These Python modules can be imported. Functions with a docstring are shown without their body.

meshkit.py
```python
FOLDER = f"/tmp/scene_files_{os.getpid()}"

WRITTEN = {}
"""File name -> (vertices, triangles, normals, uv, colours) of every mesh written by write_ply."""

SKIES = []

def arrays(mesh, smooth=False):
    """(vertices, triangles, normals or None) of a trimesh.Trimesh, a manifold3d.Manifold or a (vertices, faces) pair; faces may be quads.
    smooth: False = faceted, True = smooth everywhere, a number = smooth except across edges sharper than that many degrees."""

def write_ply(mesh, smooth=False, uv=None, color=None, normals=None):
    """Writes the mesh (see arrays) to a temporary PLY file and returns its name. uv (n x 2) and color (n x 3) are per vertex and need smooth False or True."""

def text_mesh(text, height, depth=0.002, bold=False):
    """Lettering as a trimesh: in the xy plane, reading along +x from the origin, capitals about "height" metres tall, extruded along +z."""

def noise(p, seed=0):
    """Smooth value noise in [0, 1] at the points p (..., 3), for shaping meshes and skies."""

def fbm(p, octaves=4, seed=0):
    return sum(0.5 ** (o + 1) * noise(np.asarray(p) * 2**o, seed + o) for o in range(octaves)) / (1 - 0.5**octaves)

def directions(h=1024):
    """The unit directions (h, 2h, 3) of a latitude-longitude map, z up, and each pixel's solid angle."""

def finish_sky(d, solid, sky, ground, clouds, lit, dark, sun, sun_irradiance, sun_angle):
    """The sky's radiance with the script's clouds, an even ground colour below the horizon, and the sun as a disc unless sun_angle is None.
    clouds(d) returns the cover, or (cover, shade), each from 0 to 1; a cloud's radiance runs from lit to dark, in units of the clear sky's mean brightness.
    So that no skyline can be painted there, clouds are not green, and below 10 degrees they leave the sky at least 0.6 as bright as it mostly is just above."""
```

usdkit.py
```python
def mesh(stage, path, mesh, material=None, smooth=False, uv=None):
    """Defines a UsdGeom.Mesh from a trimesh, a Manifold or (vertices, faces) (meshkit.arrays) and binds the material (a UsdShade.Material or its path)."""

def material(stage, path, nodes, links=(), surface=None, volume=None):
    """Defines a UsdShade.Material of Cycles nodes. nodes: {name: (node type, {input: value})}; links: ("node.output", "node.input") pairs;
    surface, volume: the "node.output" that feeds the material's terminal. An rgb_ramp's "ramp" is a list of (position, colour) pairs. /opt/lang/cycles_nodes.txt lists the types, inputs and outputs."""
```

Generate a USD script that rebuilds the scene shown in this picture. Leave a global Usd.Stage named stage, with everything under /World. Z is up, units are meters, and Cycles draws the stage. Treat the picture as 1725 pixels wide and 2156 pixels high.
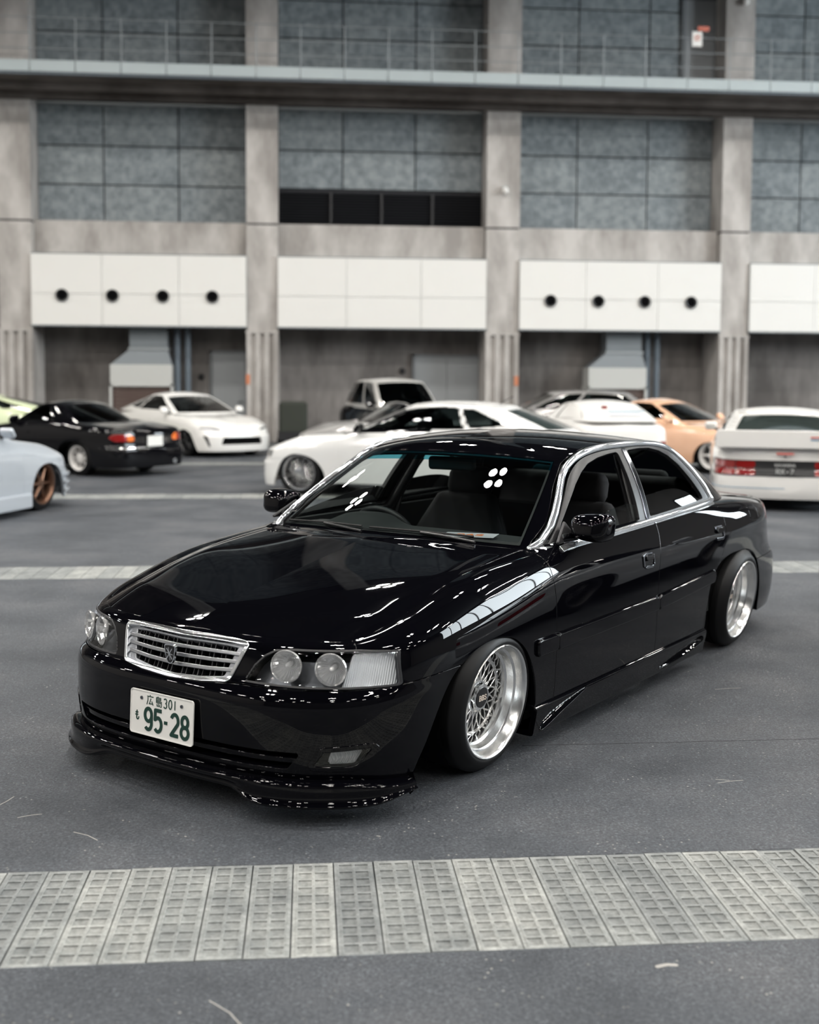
import math, random
import numpy as np, trimesh, shapely, usdkit, meshkit
import manifold3d as mf
from pxr import Usd, UsdGeom, UsdShade, UsdLux, Sdf, Gf, Vt
from scipy.interpolate import CubicSpline, PchipInterpolator
from shapely.geometry import Polygon, LineString, box as sbox, Point
from shapely import affinity

stage = Usd.Stage.CreateInMemory()
UsdGeom.SetStageUpAxis(stage, UsdGeom.Tokens.z); UsdGeom.SetStageMetersPerUnit(stage, 1.0)
UsdGeom.Xform.Define(stage, '/World'); UsdGeom.Scope.Define(stage, '/World/Looks')
stage.SetDefaultPrim(stage.GetPrimAtPath('/World'))
PI = math.pi

# ---------------------------------------------------------------- camera, light, exposure
EXPOSURE = 0.0
FPX, CYPX = 2450.0, 971.7                       # focal length and principal row, in pixels of the 1725 x 2156 frame
CAM_H, CAM_YAW, CAM_PITCH, CAM_ROLL = 1.5356, math.atan2(.0863, .9963), -0.06923, 0.0058
cam = UsdGeom.Camera.Define(stage, '/World/camera')
AP = 24.0
cam.CreateHorizontalApertureAttr(AP); cam.CreateVerticalApertureAttr(AP * 2156 / 1725)
cam.CreateFocalLengthAttr(FPX / 1725 * AP)
cam.CreateVerticalApertureOffsetAttr((CYPX - 1078) / 1725 * AP)
cam.CreateClippingRangeAttr(Gf.Vec2f(.05, 400))
cam.CreateFStopAttr(1.55); cam.CreateFocusDistanceAttr(4.75)
cam.CreateExposureAttr(EXPOSURE)
fw = np.array([math.sin(CAM_YAW) * math.cos(CAM_PITCH), math.cos(CAM_YAW) * math.cos(CAM_PITCH), math.sin(CAM_PITCH)])
r0 = np.cross(fw, [0, 0, 1]); r0 /= np.linalg.norm(r0); u0 = np.cross(r0, fw)
rr = r0 * math.cos(CAM_ROLL) + u0 * math.sin(CAM_ROLL); uu = np.cross(rr, fw)
cam.AddTransformOp().Set(Gf.Matrix4d(*[float(x) for x in [*rr, 0, *uu, 0, *(-fw), 0, 0, 0, CAM_H, 1]]))
# the hall's own lamps light the scene: high-bay lamps and the glazed strips are built below with their emission here
LAMP_POWER, STRIP_POWER = 255.0, 19.0

# ---------------------------------------------------------------- scene helpers
used = {}
def numbered(name, parent='/World'):
    k = used.get((parent, name), 0); used[(parent, name)] = k + 1
    return name if k == 0 else f'{name}_{k:03d}'
def tag(p, label=None, cat=None, group=None, kind=None):
    for k, v in (('label', label), ('category', cat), ('group', group), ('kind', kind)):
        if v: p.SetCustomDataByKey(k, v)
    return p
def setx(p, loc=(0, 0, 0), rot=(0, 0, 0)):
    x = UsdGeom.Xformable(p)
    x.AddTranslateOp().Set(Gf.Vec3d(*map(float, loc)))
    if any(rot): x.AddRotateXYZOp().Set(Gf.Vec3f(*map(float, rot)))
def thing(name, label, cat, loc=(0, 0, 0), rotz=0, group=None, kind=None):
    p = UsdGeom.Xform.Define(stage, '/World/' + numbered(name)).GetPrim()
    setx(p, loc, (0, 0, rotz)); return tag(p, label, cat, group, kind)
class MM:
    """triangles with vertex normals and per-vertex attributes A (surface parameters)"""
    def __init__(s, V, N, F, A=None):
        s.V, s.N, s.F = np.asarray(V, float), np.asarray(N, float), np.asarray(F, int); s.A = np.zeros((len(s.V), 2)) if A is None else np.asarray(A, float)
    def off(s, d): return MM(s.V + s.N * d, s.N, s.F, s.A)
    def mir(s): return MM(s.V * [1, -1, 1], s.N * [1, -1, 1], s.F[:, ::-1], s.A)
def cat(*ms):
    ms = [m for m in ms if m is not None and len(m.F)]; o = 0; V, N, F, A = [], [], [], []
    for m in ms: V.append(m.V); N.append(m.N); F.append(m.F + o); A.append(m.A); o += len(m.V)
    return MM(np.vstack(V), np.vstack(N), np.vstack(F), np.vstack(A)) if ms else MM(np.zeros((0, 3)), np.zeros((0, 3)), np.zeros((0, 3), int))
def both(m): return cat(m, m.mir())
def obj(name, mesh, mat, parent=None, label=None, kind=None, smooth=35, loc=None, rot=(0, 0, 0), cat_=None, group=None):
    pp = parent.GetPath().pathString if parent else '/World'
    path = pp + '/' + numbered(name, pp)
    if isinstance(mesh, MM):
        g = UsdGeom.Mesh.Define(stage, path)
        g.CreatePointsAttr(Vt.Vec3fArray.FromNumpy(mesh.V.astype(np.float32)))
        g.CreateFaceVertexCountsAttr(Vt.IntArray.FromNumpy(np.full(len(mesh.F), 3, np.int32)))
        g.CreateFaceVertexIndicesAttr(Vt.IntArray.FromNumpy(mesh.F.astype(np.int32).ravel()))
        g.CreateSubdivisionSchemeAttr('none')
        n = mesh.N / np.maximum(np.linalg.norm(mesh.N, axis=1, keepdims=True), 1e-9)
        g.CreateNormalsAttr(Vt.Vec3fArray.FromNumpy(n.astype(np.float32))); g.SetNormalsInterpolation('vertex')
        UsdShade.MaterialBindingAPI.Apply(g.GetPrim()).Bind(UsdShade.Material.Get(stage, M(mat)))
    else:
        g = usdkit.mesh(stage, path, mesh, M(mat), smooth=smooth)
    p = g.GetPrim()
    if loc is not None: setx(p, loc, rot)
    return tag(p, label, cat_, group, kind)
def instance(src, name, label, loc, rotz=0, group=None):
    p = UsdGeom.Xform.Define(stage, '/World/' + numbered(name)).GetPrim()
    d = src.GetCustomData()
    p.GetReferences().AddInternalReference(src.GetPath()); p.SetInstanceable(True)
    x = UsdGeom.Xformable(p); x.ClearXformOpOrder()
    p.GetAttribute('xformOp:translate').Set(Gf.Vec3d(*map(float, loc)))
    x.SetXformOpOrder([UsdGeom.XformOp(p.GetAttribute('xformOp:translate'))])
    if rotz:
        x.AddRotateZOp().Set(float(rotz))
    return tag(p, label, d.get('category'), group or d.get('group'))

# ---------------------------------------------------------------- solids
def tm(v, f): return trimesh.Trimesh(np.asarray(v, float), np.asarray(f), process=False)
def bx(x0, x1, y0, y1, z0, z1):
    m = trimesh.creation.box((x1 - x0, y1 - y0, z1 - z0)); m.apply_translation(((x0 + x1) / 2, (y0 + y1) / 2, (z0 + z1) / 2)); return m
def rbx(x0, x1, y0, y1, z0, z1, r, seg=12):
    """rounded box"""
    r = min(r, (x1 - x0) * .49, (y1 - y0) * .49, (z1 - z0) * .49)
    s = mf.Manifold.sphere(r, seg)
    hs = [s.translate((x, y, z)) for x in (x0 + r, x1 - r) for y in (y0 + r, y1 - r) for z in (z0 + r, z1 - r)]
    m = mf.Manifold.batch_hull(hs).to_mesh(); return tm(m.vert_properties[:, :3], m.tri_verts)
def hull(pts_r, seg=10):
    m = mf.Manifold.batch_hull([mf.Manifold.sphere(r, seg).translate(tuple(map(float, p))) for p, r in pts_r]).to_mesh()
    return tm(m.vert_properties[:, :3], m.tri_verts)
def cyl(p, q, r, seg=16, r2=None):
    p, q = np.asarray(p, float), np.asarray(q, float); d = q - p; L = np.linalg.norm(d); d = d / L
    a = np.cross(d, [0, 0, 1] if abs(d[2]) < .9 else [1, 0, 0]); a /= np.linalg.norm(a); b = np.cross(d, a)
    t = np.linspace(0, 2 * PI, seg, endpoint=False); c = np.outer(np.cos(t), a) + np.outer(np.sin(t), b)
    r2 = r if r2 is None else r2
    V = np.vstack([p + c * r, q + c * r2, [p], [q]]); n = seg; i = np.arange(n); j = (i + 1) % n
    F = np.vstack([np.c_[i, j, i + n], np.c_[j, j + n, i + n], np.c_[j, i, 0 * i + 2 * n], np.c_[i + n, j + n, 0 * i + 2 * n + 1]])
    return tm(V, F)
def tube(pts, r, seg=8, closed=False):
    pts = np.asarray(pts, float); n = len(pts)
    d = np.gradient(pts, axis=0) if not closed else np.roll(pts, -1, 0) - np.roll(pts, 1, 0)
    d /= np.linalg.norm(d, axis=1, keepdims=True)
    a = np.cross(d, [0, 0, 1.]); bad = np.linalg.norm(a, axis=1) < .05; a[bad] = np.cross(d[bad], [0, 1., 0]); a /= np.linalg.norm(a, axis=1, keepdims=True); b = np.cross(d, a)
    t = np.linspace(0, 2 * PI, seg, endpoint=False); R = np.broadcast_to(np.asarray(r, float), (n,))
    V = (pts[:, None] + (np.cos(t)[None, :, None] * a[:, None] + np.sin(t)[None, :, None] * b[:, None]) * R[:, None, None]).reshape(-1, 3)
    F = []
    for i in range(n if closed else n - 1):
        k = (i + 1) % n
        for j in range(seg):
            l = (j + 1) % seg; F += [[i * seg + j, k * seg + j, i * seg + l], [i * seg + l, k * seg + j, k * seg + l]]
    if not closed:
        V = np.vstack([V, pts[0], pts[-1]])
        for j in range(seg):
            l = (j + 1) % seg; F += [[j, l, n * seg], [(n - 1) * seg + l, (n - 1) * seg + j, n * seg + 1]]
    m = tm(V, F); return m
def lathe(prof, seg=64, closed=False):
    """profile (r, y) turned about the y axis"""
    prof = np.asarray(prof, float); n = len(prof); t = np.linspace(0, 2 * PI, seg, endpoint=False)
    V = np.stack([prof[:, 0][None] * np.cos(t)[:, None], np.broadcast_to(prof[:, 1][None], (seg, n)), prof[:, 0][None] * np.sin(t)[:, None]], -1).reshape(-1, 3)
    F = []
    for i in range(seg):
        k = (i + 1) % seg
        for j in range(n if closed else n - 1):
            l = (j + 1) % n; a, b, c, d = i * n + j, i * n + l, k * n + j, k * n + l; F += [[a, b, c], [b, d, c]]
    m = tm(V, F); return m
def lathe_dense(prof, seg=64, rnd=0): return lathe(prof, seg)
def extr(poly, h, z0=0):
    gs = [g for g in getattr(poly, 'geoms', [poly]) if g.area > 1e-9]
    m = trimesh.util.concatenate([trimesh.creation.extrude_polygon(g, h, engine='earcut') for g in gs]); m.apply_translation((0, 0, z0)); return m
def xf(m, R=None, t=(0, 0, 0), s=None):
    m = m.copy(); V = m.vertices.copy()
    if s is not None: V = V * np.asarray(s)
    if R is not None: V = V @ np.asarray(R, float).T
    m.vertices = V + np.asarray(t); return m
def rot(ax, deg):
    a = math.radians(deg); c, s = math.cos(a), math.sin(a)
    return np.array({'x': [[1, 0, 0], [0, c, -s], [0, s, c]], 'y': [[c, 0, s], [0, 1, 0], [-s, 0, c]], 'z': [[c, -s, 0], [s, c, 0], [0, 0, 1]]}[ax])
def join(*ms):
    l = []
    for m in ms: l += m if isinstance(m, list) else [m]
    return trimesh.util.concatenate(l)
def smoothpoly(pts, n=12, corner=0):
    """closed Catmull-Rom polygon"""
    p = np.asarray(pts, float); out = []
    for i in range(len(p)):
        a, b, c, d = p[i - 1], p[i], p[(i + 1) % len(p)], p[(i + 2) % len(p)]
        t = np.linspace(0, 1, n, endpoint=False)[:, None]
        out.append(.5 * (2 * b + (c - a) * t + (2 * a - 5 * b + 4 * c - d) * t ** 2 + (3 * b - a - 3 * c + d) * t ** 3))
    return Polygon(np.vstack(out)).buffer(0)
def rpoly(pts, r): return Polygon(pts).buffer(-r, quad_segs=8).buffer(r, quad_segs=8) if r > 0 else Polygon(pts)

# ---------------------------------------------------------------- surfaces
def basis(n, m):
    """m samples of a uniform cubic B-spline over n control points with one ghost point at each end"""
    t = np.linspace(0, n - 1, m); s = np.minimum(t.astype(int), n - 2); u = t - s
    w = np.stack([(1 - u) ** 3, 3 * u ** 3 - 6 * u ** 2 + 4, -3 * u ** 3 + 3 * u ** 2 + 3 * u + 1, u ** 3], 1) / 6
    B = np.zeros((m, n + 2))
    for k in range(4): B[np.arange(m), s + k] += w[:, k]
    return B, t
def surface(net, nu, nv, mirror=(True, True)):
    """B-spline surface of net[level, station]; mirrored in y at the ends of the stations"""
    net = np.asarray(net, float)
    g0 = net[:, 1] * [1, -1, 1] if mirror[0] else 2 * net[:, 0] - net[:, 1]
    g1 = net[:, -2] * [1, -1, 1] if mirror[1] else 2 * net[:, -1] - net[:, -2]
    e = np.concatenate([g0[:, None], net, g1[:, None]], 1)
    e = np.concatenate([(2 * e[0] - e[1])[None], e, (2 * e[-1] - e[-2])[None]], 0)
    Bu, tu = basis(net.shape[1], nu); Bv, tv = basis(net.shape[0], nv)
    P = np.einsum('vi,ijk,uj->vuk', Bv, e, Bu)
    for end in (0, -1):
        if mirror[end]: P[:, end, 1] = 0
    A = np.stack(np.broadcast_arrays(tu[None, :], tv[:, None]), -1)
    return P, A
def gridmesh(P, A=None, out=None):
    nv, nu = P.shape[:2]
    du, dv = np.gradient(P, axis=1), np.gradient(P, axis=0)
    N = np.cross(du, dv); L = np.linalg.norm(N, axis=2, keepdims=True)
    N = N / np.maximum(L, 1e-12)
    for end in (0, -1):
        if np.abs(P[:, end, 1]).max() < 1e-6:
            N[:, end, 1] = 0
    i = np.arange(nv * nu).reshape(nv, nu)
    a, b, c, d = i[:-1, :-1].ravel(), i[:-1, 1:].ravel(), i[1:, :-1].ravel(), i[1:, 1:].ravel()
    F = np.vstack([np.c_[a, b, d], np.c_[a, d, c]])
    V, N = P.reshape(-1, 3), N.reshape(-1, 3)
    if out is not None:
        sgn = np.sum(np.einsum('ij,ij->i', N, V - np.asarray(out)))
        if sgn < 0: N, F = -N, F[:, ::-1]
    T = V[F]; ok = np.linalg.norm(np.cross(T[:, 1] - T[:, 0], T[:, 2] - T[:, 0]), axis=1) > 1e-10
    return MM(V, N, F[ok], None if A is None else A.reshape(-1, A.shape[-1]))
def clip(m, d):
    """the part of m where d > 0, cut exactly along d = 0"""
    d = np.where(np.abs(d) < 1e-7, 1e-7, d); F = m.F; s = d[F] > 0; k = s.sum(1)
    keep = F[k == 3]; newV = [m.V]; newN = [m.N]; newA = [m.A]; cache = {}; base = len(m.V); out = [keep]
    Fm = F[(k == 1) | (k == 2)]
    if len(Fm):
        sm = d[Fm] > 0; one = sm.sum(1) == 1
        lone = np.where(one, sm.argmax(1), (~sm).argmax(1))
        r = np.arange(len(Fm)); A_ = Fm[r, lone]; B_ = Fm[r, (lone + 1) % 3]; C_ = Fm[r, (lone + 2) % 3]
        E = np.vstack([np.c_[A_, B_], np.c_[A_, C_]]); Es = np.sort(E, 1)
        U, inv = np.unique(Es, axis=0, return_inverse=True); inv = inv.ravel()
        t = d[U[:, 0]] / (d[U[:, 0]] - d[U[:, 1]]); t = t[:, None]
        for lst, src in ((newV, m.V), (newN, m.N), (newA, m.A)): lst.append(src[U[:, 0]] * (1 - t) + src[U[:, 1]] * t)
        ab, ac = base + inv[:len(Fm)], base + inv[len(Fm):]
        o = one
        out.append(np.c_[A_, ab, ac][o]); o = ~one
        out.append(np.c_[ab, B_, C_][o]); out.append(np.c_[ab, C_, ac][o])
    F = np.vstack(out); V, N, A = np.vstack(newV), np.vstack(newN), np.vstack(newA)
    u, inv = np.unique(F, return_inverse=True)
    return MM(V[u], N[u], inv.reshape(-1, 3), A[u])
def sd(poly, p, lim=.08):
    """signed distance (positive inside) of points p (n,2) to a polygon, exact within lim"""
    out = np.full(len(p), -lim); x0, y0, x1, y1 = poly.bounds
    k = np.nonzero((p[:, 0] > x0 - lim) & (p[:, 0] < x1 + lim) & (p[:, 1] > y0 - lim) & (p[:, 1] < y1 + lim))[0]
    if len(k):
        pt = shapely.points(p[k]); dist = shapely.distance(poly.boundary, pt); ins = shapely.contains_xy(poly, p[k, 0], p[k, 1])
        out[k] = np.where(ins, dist, -dist)
    return out
def rim(m, depth=.012, r=.0018, seam=True):
    """adds a rounded edge and a return flange along the open boundary of a panel"""
    F = m.F
    if not len(F): return m
    E = np.vstack([F[:, [0, 1]], F[:, [1, 2]], F[:, [2, 0]]]); fi = np.tile(np.arange(len(F)), 3)
    key = np.sort(E, 1); U, inv, cnt = np.unique(key, axis=0, return_inverse=True, return_counts=True); inv = inv.ravel()
    b = cnt[inv] == 1; E, fi = E[b], fi[b]
    if seam:
        on = (np.abs(m.V[E[:, 0], 1]) < 1e-5) & (np.abs(m.V[E[:, 1], 1]) < 1e-5); E, fi = E[~on], fi[~on]
    if not len(E): return m
    T = m.V[F[fi]]; fn = np.cross(T[:, 1] - T[:, 0], T[:, 2] - T[:, 0]); fn /= np.maximum(np.linalg.norm(fn, axis=1, keepdims=True), 1e-12)
    e = m.V[E[:, 1]] - m.V[E[:, 0]]; out = np.cross(e, fn); out /= np.maximum(np.linalg.norm(out, axis=1, keepdims=True), 1e-12)
    vs, iv = np.unique(E, return_inverse=True); iv = iv.reshape(-1, 2)
    t = np.zeros((len(vs), 3)); np.add.at(t, iv[:, 0], out); np.add.at(t, iv[:, 1], out)
    t /= np.maximum(np.linalg.norm(t, axis=1, keepdims=True), 1e-12)
    n = m.N[vs]; P = m.V[vs]; k = len(vs); o = len(m.V)
    rings = [(P, n), (P + t * r * .7 - n * r * .3, n * .7 + t * .7), (P + t * r - n * r, t), (P + t * r - n * depth, t)]
    V = np.vstack([m.V] + [q for q, _ in rings]); N = np.vstack([m.N] + [q for _, q in rings]); A = np.vstack([m.A] + [m.A[vs]] * 4)
    Fs = [F]
    for j in range(3):
        a, c = o + j * k + iv[:, 0], o + j * k + iv[:, 1]; a2, c2 = a + k, c + k
        Fs += [np.c_[a, a2, c], np.c_[c, a2, c2]]
    return MM(V, N, np.vstack(Fs), A)

# ---------------------------------------------------------------- materials
LOOKS = {}
def M(name): return LOOKS[name]
def look(name, nodes, links=(), surface='p.BSDF'):
    LOOKS[name] = '/World/Looks/' + name
    usdkit.material(stage, LOOKS[name], nodes, links, surface=surface)
def plain(name, col, rough=.5, metal=0, **kw):
    look(name, {'p': ('principled_bsdf', {'base_color': col, 'roughness': rough, 'metallic': metal, **kw})})
def emit(name, col, s): look(name, {'e': ('emission', {'color': col, 'strength': s})}, surface='e.emission')
def glassy(name, col, ior=1.5, rough=0.0, refl=(1, 1, 1)):
    look(name, {'t': ('transparent_bsdf', {'color': col}), 'g': ('glossy_bsdf', {'color': refl, 'roughness': rough}), 'f': ('fresnel', {'IOR': ior}), 'm': ('mix_closure', {})},
         [('f.fac', 'm.fac'), ('t.BSDF', 'm.closure1'), ('g.BSDF', 'm.closure2')], surface='m.closure')
def mottled(name, a, b, scale=3, rough=.8, bump=0, bscale=60, detail=6, stretch=(1, 1, 1), spec=.3, mid=(.35, .65), rough2=None):
    n = {'c': ('texture_coordinate', {}), 'mp': ('mapping', {'scale': stretch}), 'n': ('noise_texture', {'scale': scale, 'detail': detail, 'roughness': .6}), 'r': ('rgb_ramp', {'ramp': [(mid[0], a), (mid[1], b)]}),
         'p': ('principled_bsdf', {'roughness': rough, 'specular_ior_level': spec})}
    l = [('c.object', 'mp.vector'), ('mp.vector', 'n.vector'), ('n.fac', 'r.fac'), ('r.color', 'p.base_color')]
    if bump:
        n['n2'] = ('noise_texture', {'scale': bscale, 'detail': 3}); n['b'] = ('bump', {'strength': bump, 'distance': .01})
        l += [('c.object', 'n2.vector'), ('n2.fac', 'b.height'), ('b.normal', 'p.normal')]
    look(name, n, l)

plain('black_paint', (.0012, .0012, .002), .02, ior=1.36)
plain('black_trim', (.006, .006, .007), .35)
plain('satin_black', (.01, .01, .012), .5)
plain('void_black', (.0015, .0015, .002), .9, specular_ior_level=.1)
plain('chrome', (.88, .90, .92), .12, 1.0); plain('brushed_chrome', (.90, .93, .96), .10, .9)
plain('polished', (.94, .94, .93), .2, 1.0)
plain('satin_silver', (.42, .43, .45), .28, 1.0)
plain('grey_silver', (.30, .31, .33), .35, .6)
plain('dark_chrome', (.20, .21, .23), .12, 1.0)
plain('lamp_housing', (.22, .23, .25), .32, .55)
plain('rubber', (.003, .003, .0035), .5, specular_ior_level=.3)
plain('bulb_glass', (.75, .75, .75), .1)
glassy('window_glass', (.80, .86, .84), 1.42)
glassy('side_glass', (.62, .70, .69), 1.5)
glassy('tint_band', (.10, .42, .50), 1.45)
glassy('lens_glass', (.96, .97, .98), 1.45)
look('fluted_lens', {'c': ('texture_coordinate', {}), 'w': ('wave_texture', {'wave_type': 'bands', 'bands_direction': 'y', 'scale': 75.0, 'distortion': .25}), 'b': ('bump', {'strength': .55, 'distance': .004}),
     't': ('transparent_bsdf', {'color': (.93, .95, .97)}), 'g': ('glossy_bsdf', {'color': (.95, .96, 1), 'roughness': .1}), 'm': ('mix_closure', {'fac': .14})},
     [('c.object', 'w.vector'), ('w.fac', 'b.height'), ('b.normal', 'g.normal'), ('t.BSDF', 'm.closure1'), ('g.BSDF', 'm.closure2')], surface='m.closure')
plain('facet_chrome', (.96, .96, .96), .10, .80); plain('fog_silver', (.8, .8, .8), .25, .55)
look('turn_silver', {'c': ('texture_coordinate', {}), 'w': ('wave_texture', {'wave_type': 'bands', 'bands_direction': 'y', 'scale': 62.0, 'distortion': .3}), 'b': ('bump', {'strength': .8, 'distance': .005}), 'p': ('principled_bsdf', {'base_color': (.96, .97, .97), 'metallic': .0, 'roughness': .22})},
     [('c.object', 'w.vector'), ('w.fac', 'b.height'), ('b.normal', 'p.normal')])
plain('plate_white', (.74, .73, .70), .35)
plain('plate_green', (.006, .035, .025), .4)
plain('red_lens', (.22, .006, .005), .1, coat_weight=1)
plain('amber_lens', (.75, .16, .02), .12, coat_weight=1)
plain('clear_lamp', (.55, .56, .58), .08, .5)
plain('seat_cloth', (.006, .006, .0075), .85)
plain('dash', (.022, .025, .026), .62)
plain('orange_print', (.8, .22, .05), .5)
plain('paper', (.55, .56, .60), .5)
plain('gold_print', (.85, .72, .62), .25, .4)

# ---------------------------------------------------------------- the hall: materials
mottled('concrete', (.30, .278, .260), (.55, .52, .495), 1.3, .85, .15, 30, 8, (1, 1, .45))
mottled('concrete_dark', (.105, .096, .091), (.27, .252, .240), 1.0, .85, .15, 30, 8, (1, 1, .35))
mottled('beam_brown', (.075, .062, .055), (.15, .13, .118), .9, .85, .1, 30, 6)
mottled('acoustic_panel', (.150, .172, .186), (.27, .298, .312), 5.5, .9, .3, 120, 8)
mottled('acoustic_panel_pale', (.170, .190, .202), (.29, .318, .328), 5.5, .9, .3, 120, 8)
plain('board_white', (.74, .725, .695), .45)
plain('fascia_grey', (.40, .45, .46), .5)
plain('rail_grey', (.30, .32, .33), .5, .3)
plain('duct_grey', (.20, .22, .235), .5)
plain('box_grey', (.50, .50, .48), .5)
plain('rust_louvre', (.10, .065, .055), .7)
plain('door_grey', (.30, .315, .325), .55)
plain('door_frame_grey', (.16, .17, .18), .55)
plain('scuff', (.30, .29, .27), .8); plain('groove', (.03, .03, .034), .9)
plain('steel_blue', (.11, .135, .16), .5)
plain('black_louvre', (.006, .0065, .009), .6)
plain('sign_white', (.80, .78, .75), .5)
plain('sign_red', (.55, .14, .09), .5)
plain('orange_plate', (.55, .20, .10), .5)
plain('olive', (.028, .032, .024), .8)
plain('ceiling_dark', (.028, .028, .03), .9)
plain('side_wall', (.23, .23, .235), .85); plain('left_wall', (.30, .29, .28), .85); plain('front_wall', (.05, .05, .052), .85)
emit('lamp_face', (1.0, .965, .91), LAMP_POWER)
emit('daylight_pane', (.86, .95, 1.0), STRIP_POWER)
# asphalt: dark grey aggregate with pale specks and scuffs
look('asphalt', {'c': ('texture_coordinate', {}), 'n1': ('noise_texture', {'scale': 1.1, 'detail': 6, 'roughness': .6}), 'n2': ('noise_texture', {'scale': 95.0, 'detail': 5, 'roughness': .75}), 'v': ('voronoi_texture', {'scale': 34.0}), 'vg': ('voronoi_texture', {'scale': 150.0}), 'bw': ('rgb_to_bw', {}), 'rg': ('rgb_ramp', {'ramp': [(.2, (.78, .78, .79)), (.5, (.97, .97, .97)), (.72, (1.1, 1.1, 1.1)), (.86, (1.5, 1.5, 1.48))]}), 'mg': ('mix_color', {'blend_type': 'multiply', 'fac': 1.0, 'use_clamp_result': False}), 'v2': ('voronoi_texture', {'scale': 9.0}), 'n3': ('noise_texture', {'scale': 5.0, 'detail': 5}),
    'r1': ('rgb_ramp', {'ramp': [(.34, (.036, .041, .049)), (.5, (.058, .064, .074)), (.66, (.084, .088, .097))]}), 'r2': ('rgb_ramp', {'ramp': [(.3, (.35, .35, .36)), (.5, (1, 1, 1)), (.7, (1.7, 1.7, 1.65))]}), 'mx': ('mix_color', {'blend_type': 'multiply', 'fac': .9, 'use_clamp_result': False}),
    'rs': ('rgb_ramp', {'ramp': [(0, (1, 1, 1)), (.10, (1, 1, 1)), (.15, (0, 0, 0))]}), 'rs2': ('rgb_ramp', {'ramp': [(0, (1, 1, 1)), (.025, (.8, .8, .8)), (.06, (0, 0, 0))]}), 'rn': ('rgb_ramp', {'ramp': [(.50, (0, 0, 0)), (.62, (1, 1, 1))]}), 'mm': ('math', {'math_type': 'multiply'}), 'mm2': ('math', {'math_type': 'multiply', 'value2': .5}), 'ma': ('math', {'math_type': 'maximum'}),
    'sp': ('mix_color', {'b': (.30, .29, .27)}), 'b': ('bump', {'strength': .9, 'distance': .006}), 'p': ('principled_bsdf', {'roughness': .62, 'specular_ior_level': .4})},
    [('c.object', 'n1.vector'), ('c.object', 'n2.vector'), ('c.object', 'v.vector'), ('c.object', 'v2.vector'), ('c.object', 'n3.vector'), ('n1.fac', 'r1.fac'), ('n2.fac', 'r2.fac'), ('r1.color', 'mx.a'), ('r2.color', 'mx.b'), ('c.object', 'vg.vector'), ('vg.color', 'bw.color'), ('bw.val', 'rg.fac'), ('mx.result', 'mg.a'), ('rg.color', 'mg.b'),
     ('v.distance', 'rs.fac'), ('v2.distance', 'rs2.fac'), ('n3.fac', 'rn.fac'), ('rs.color', 'mm.value1'), ('rn.color', 'mm.value2'), ('rs2.color', 'mm2.value1'), ('mm.value', 'ma.value1'), ('mm2.value', 'ma.value2'), ('ma.value', 'sp.fac'), ('mg.result', 'sp.a'), ('sp.result', 'p.base_color'), ('n2.fac', 'b.height'), ('b.normal', 'p.normal')])
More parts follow.
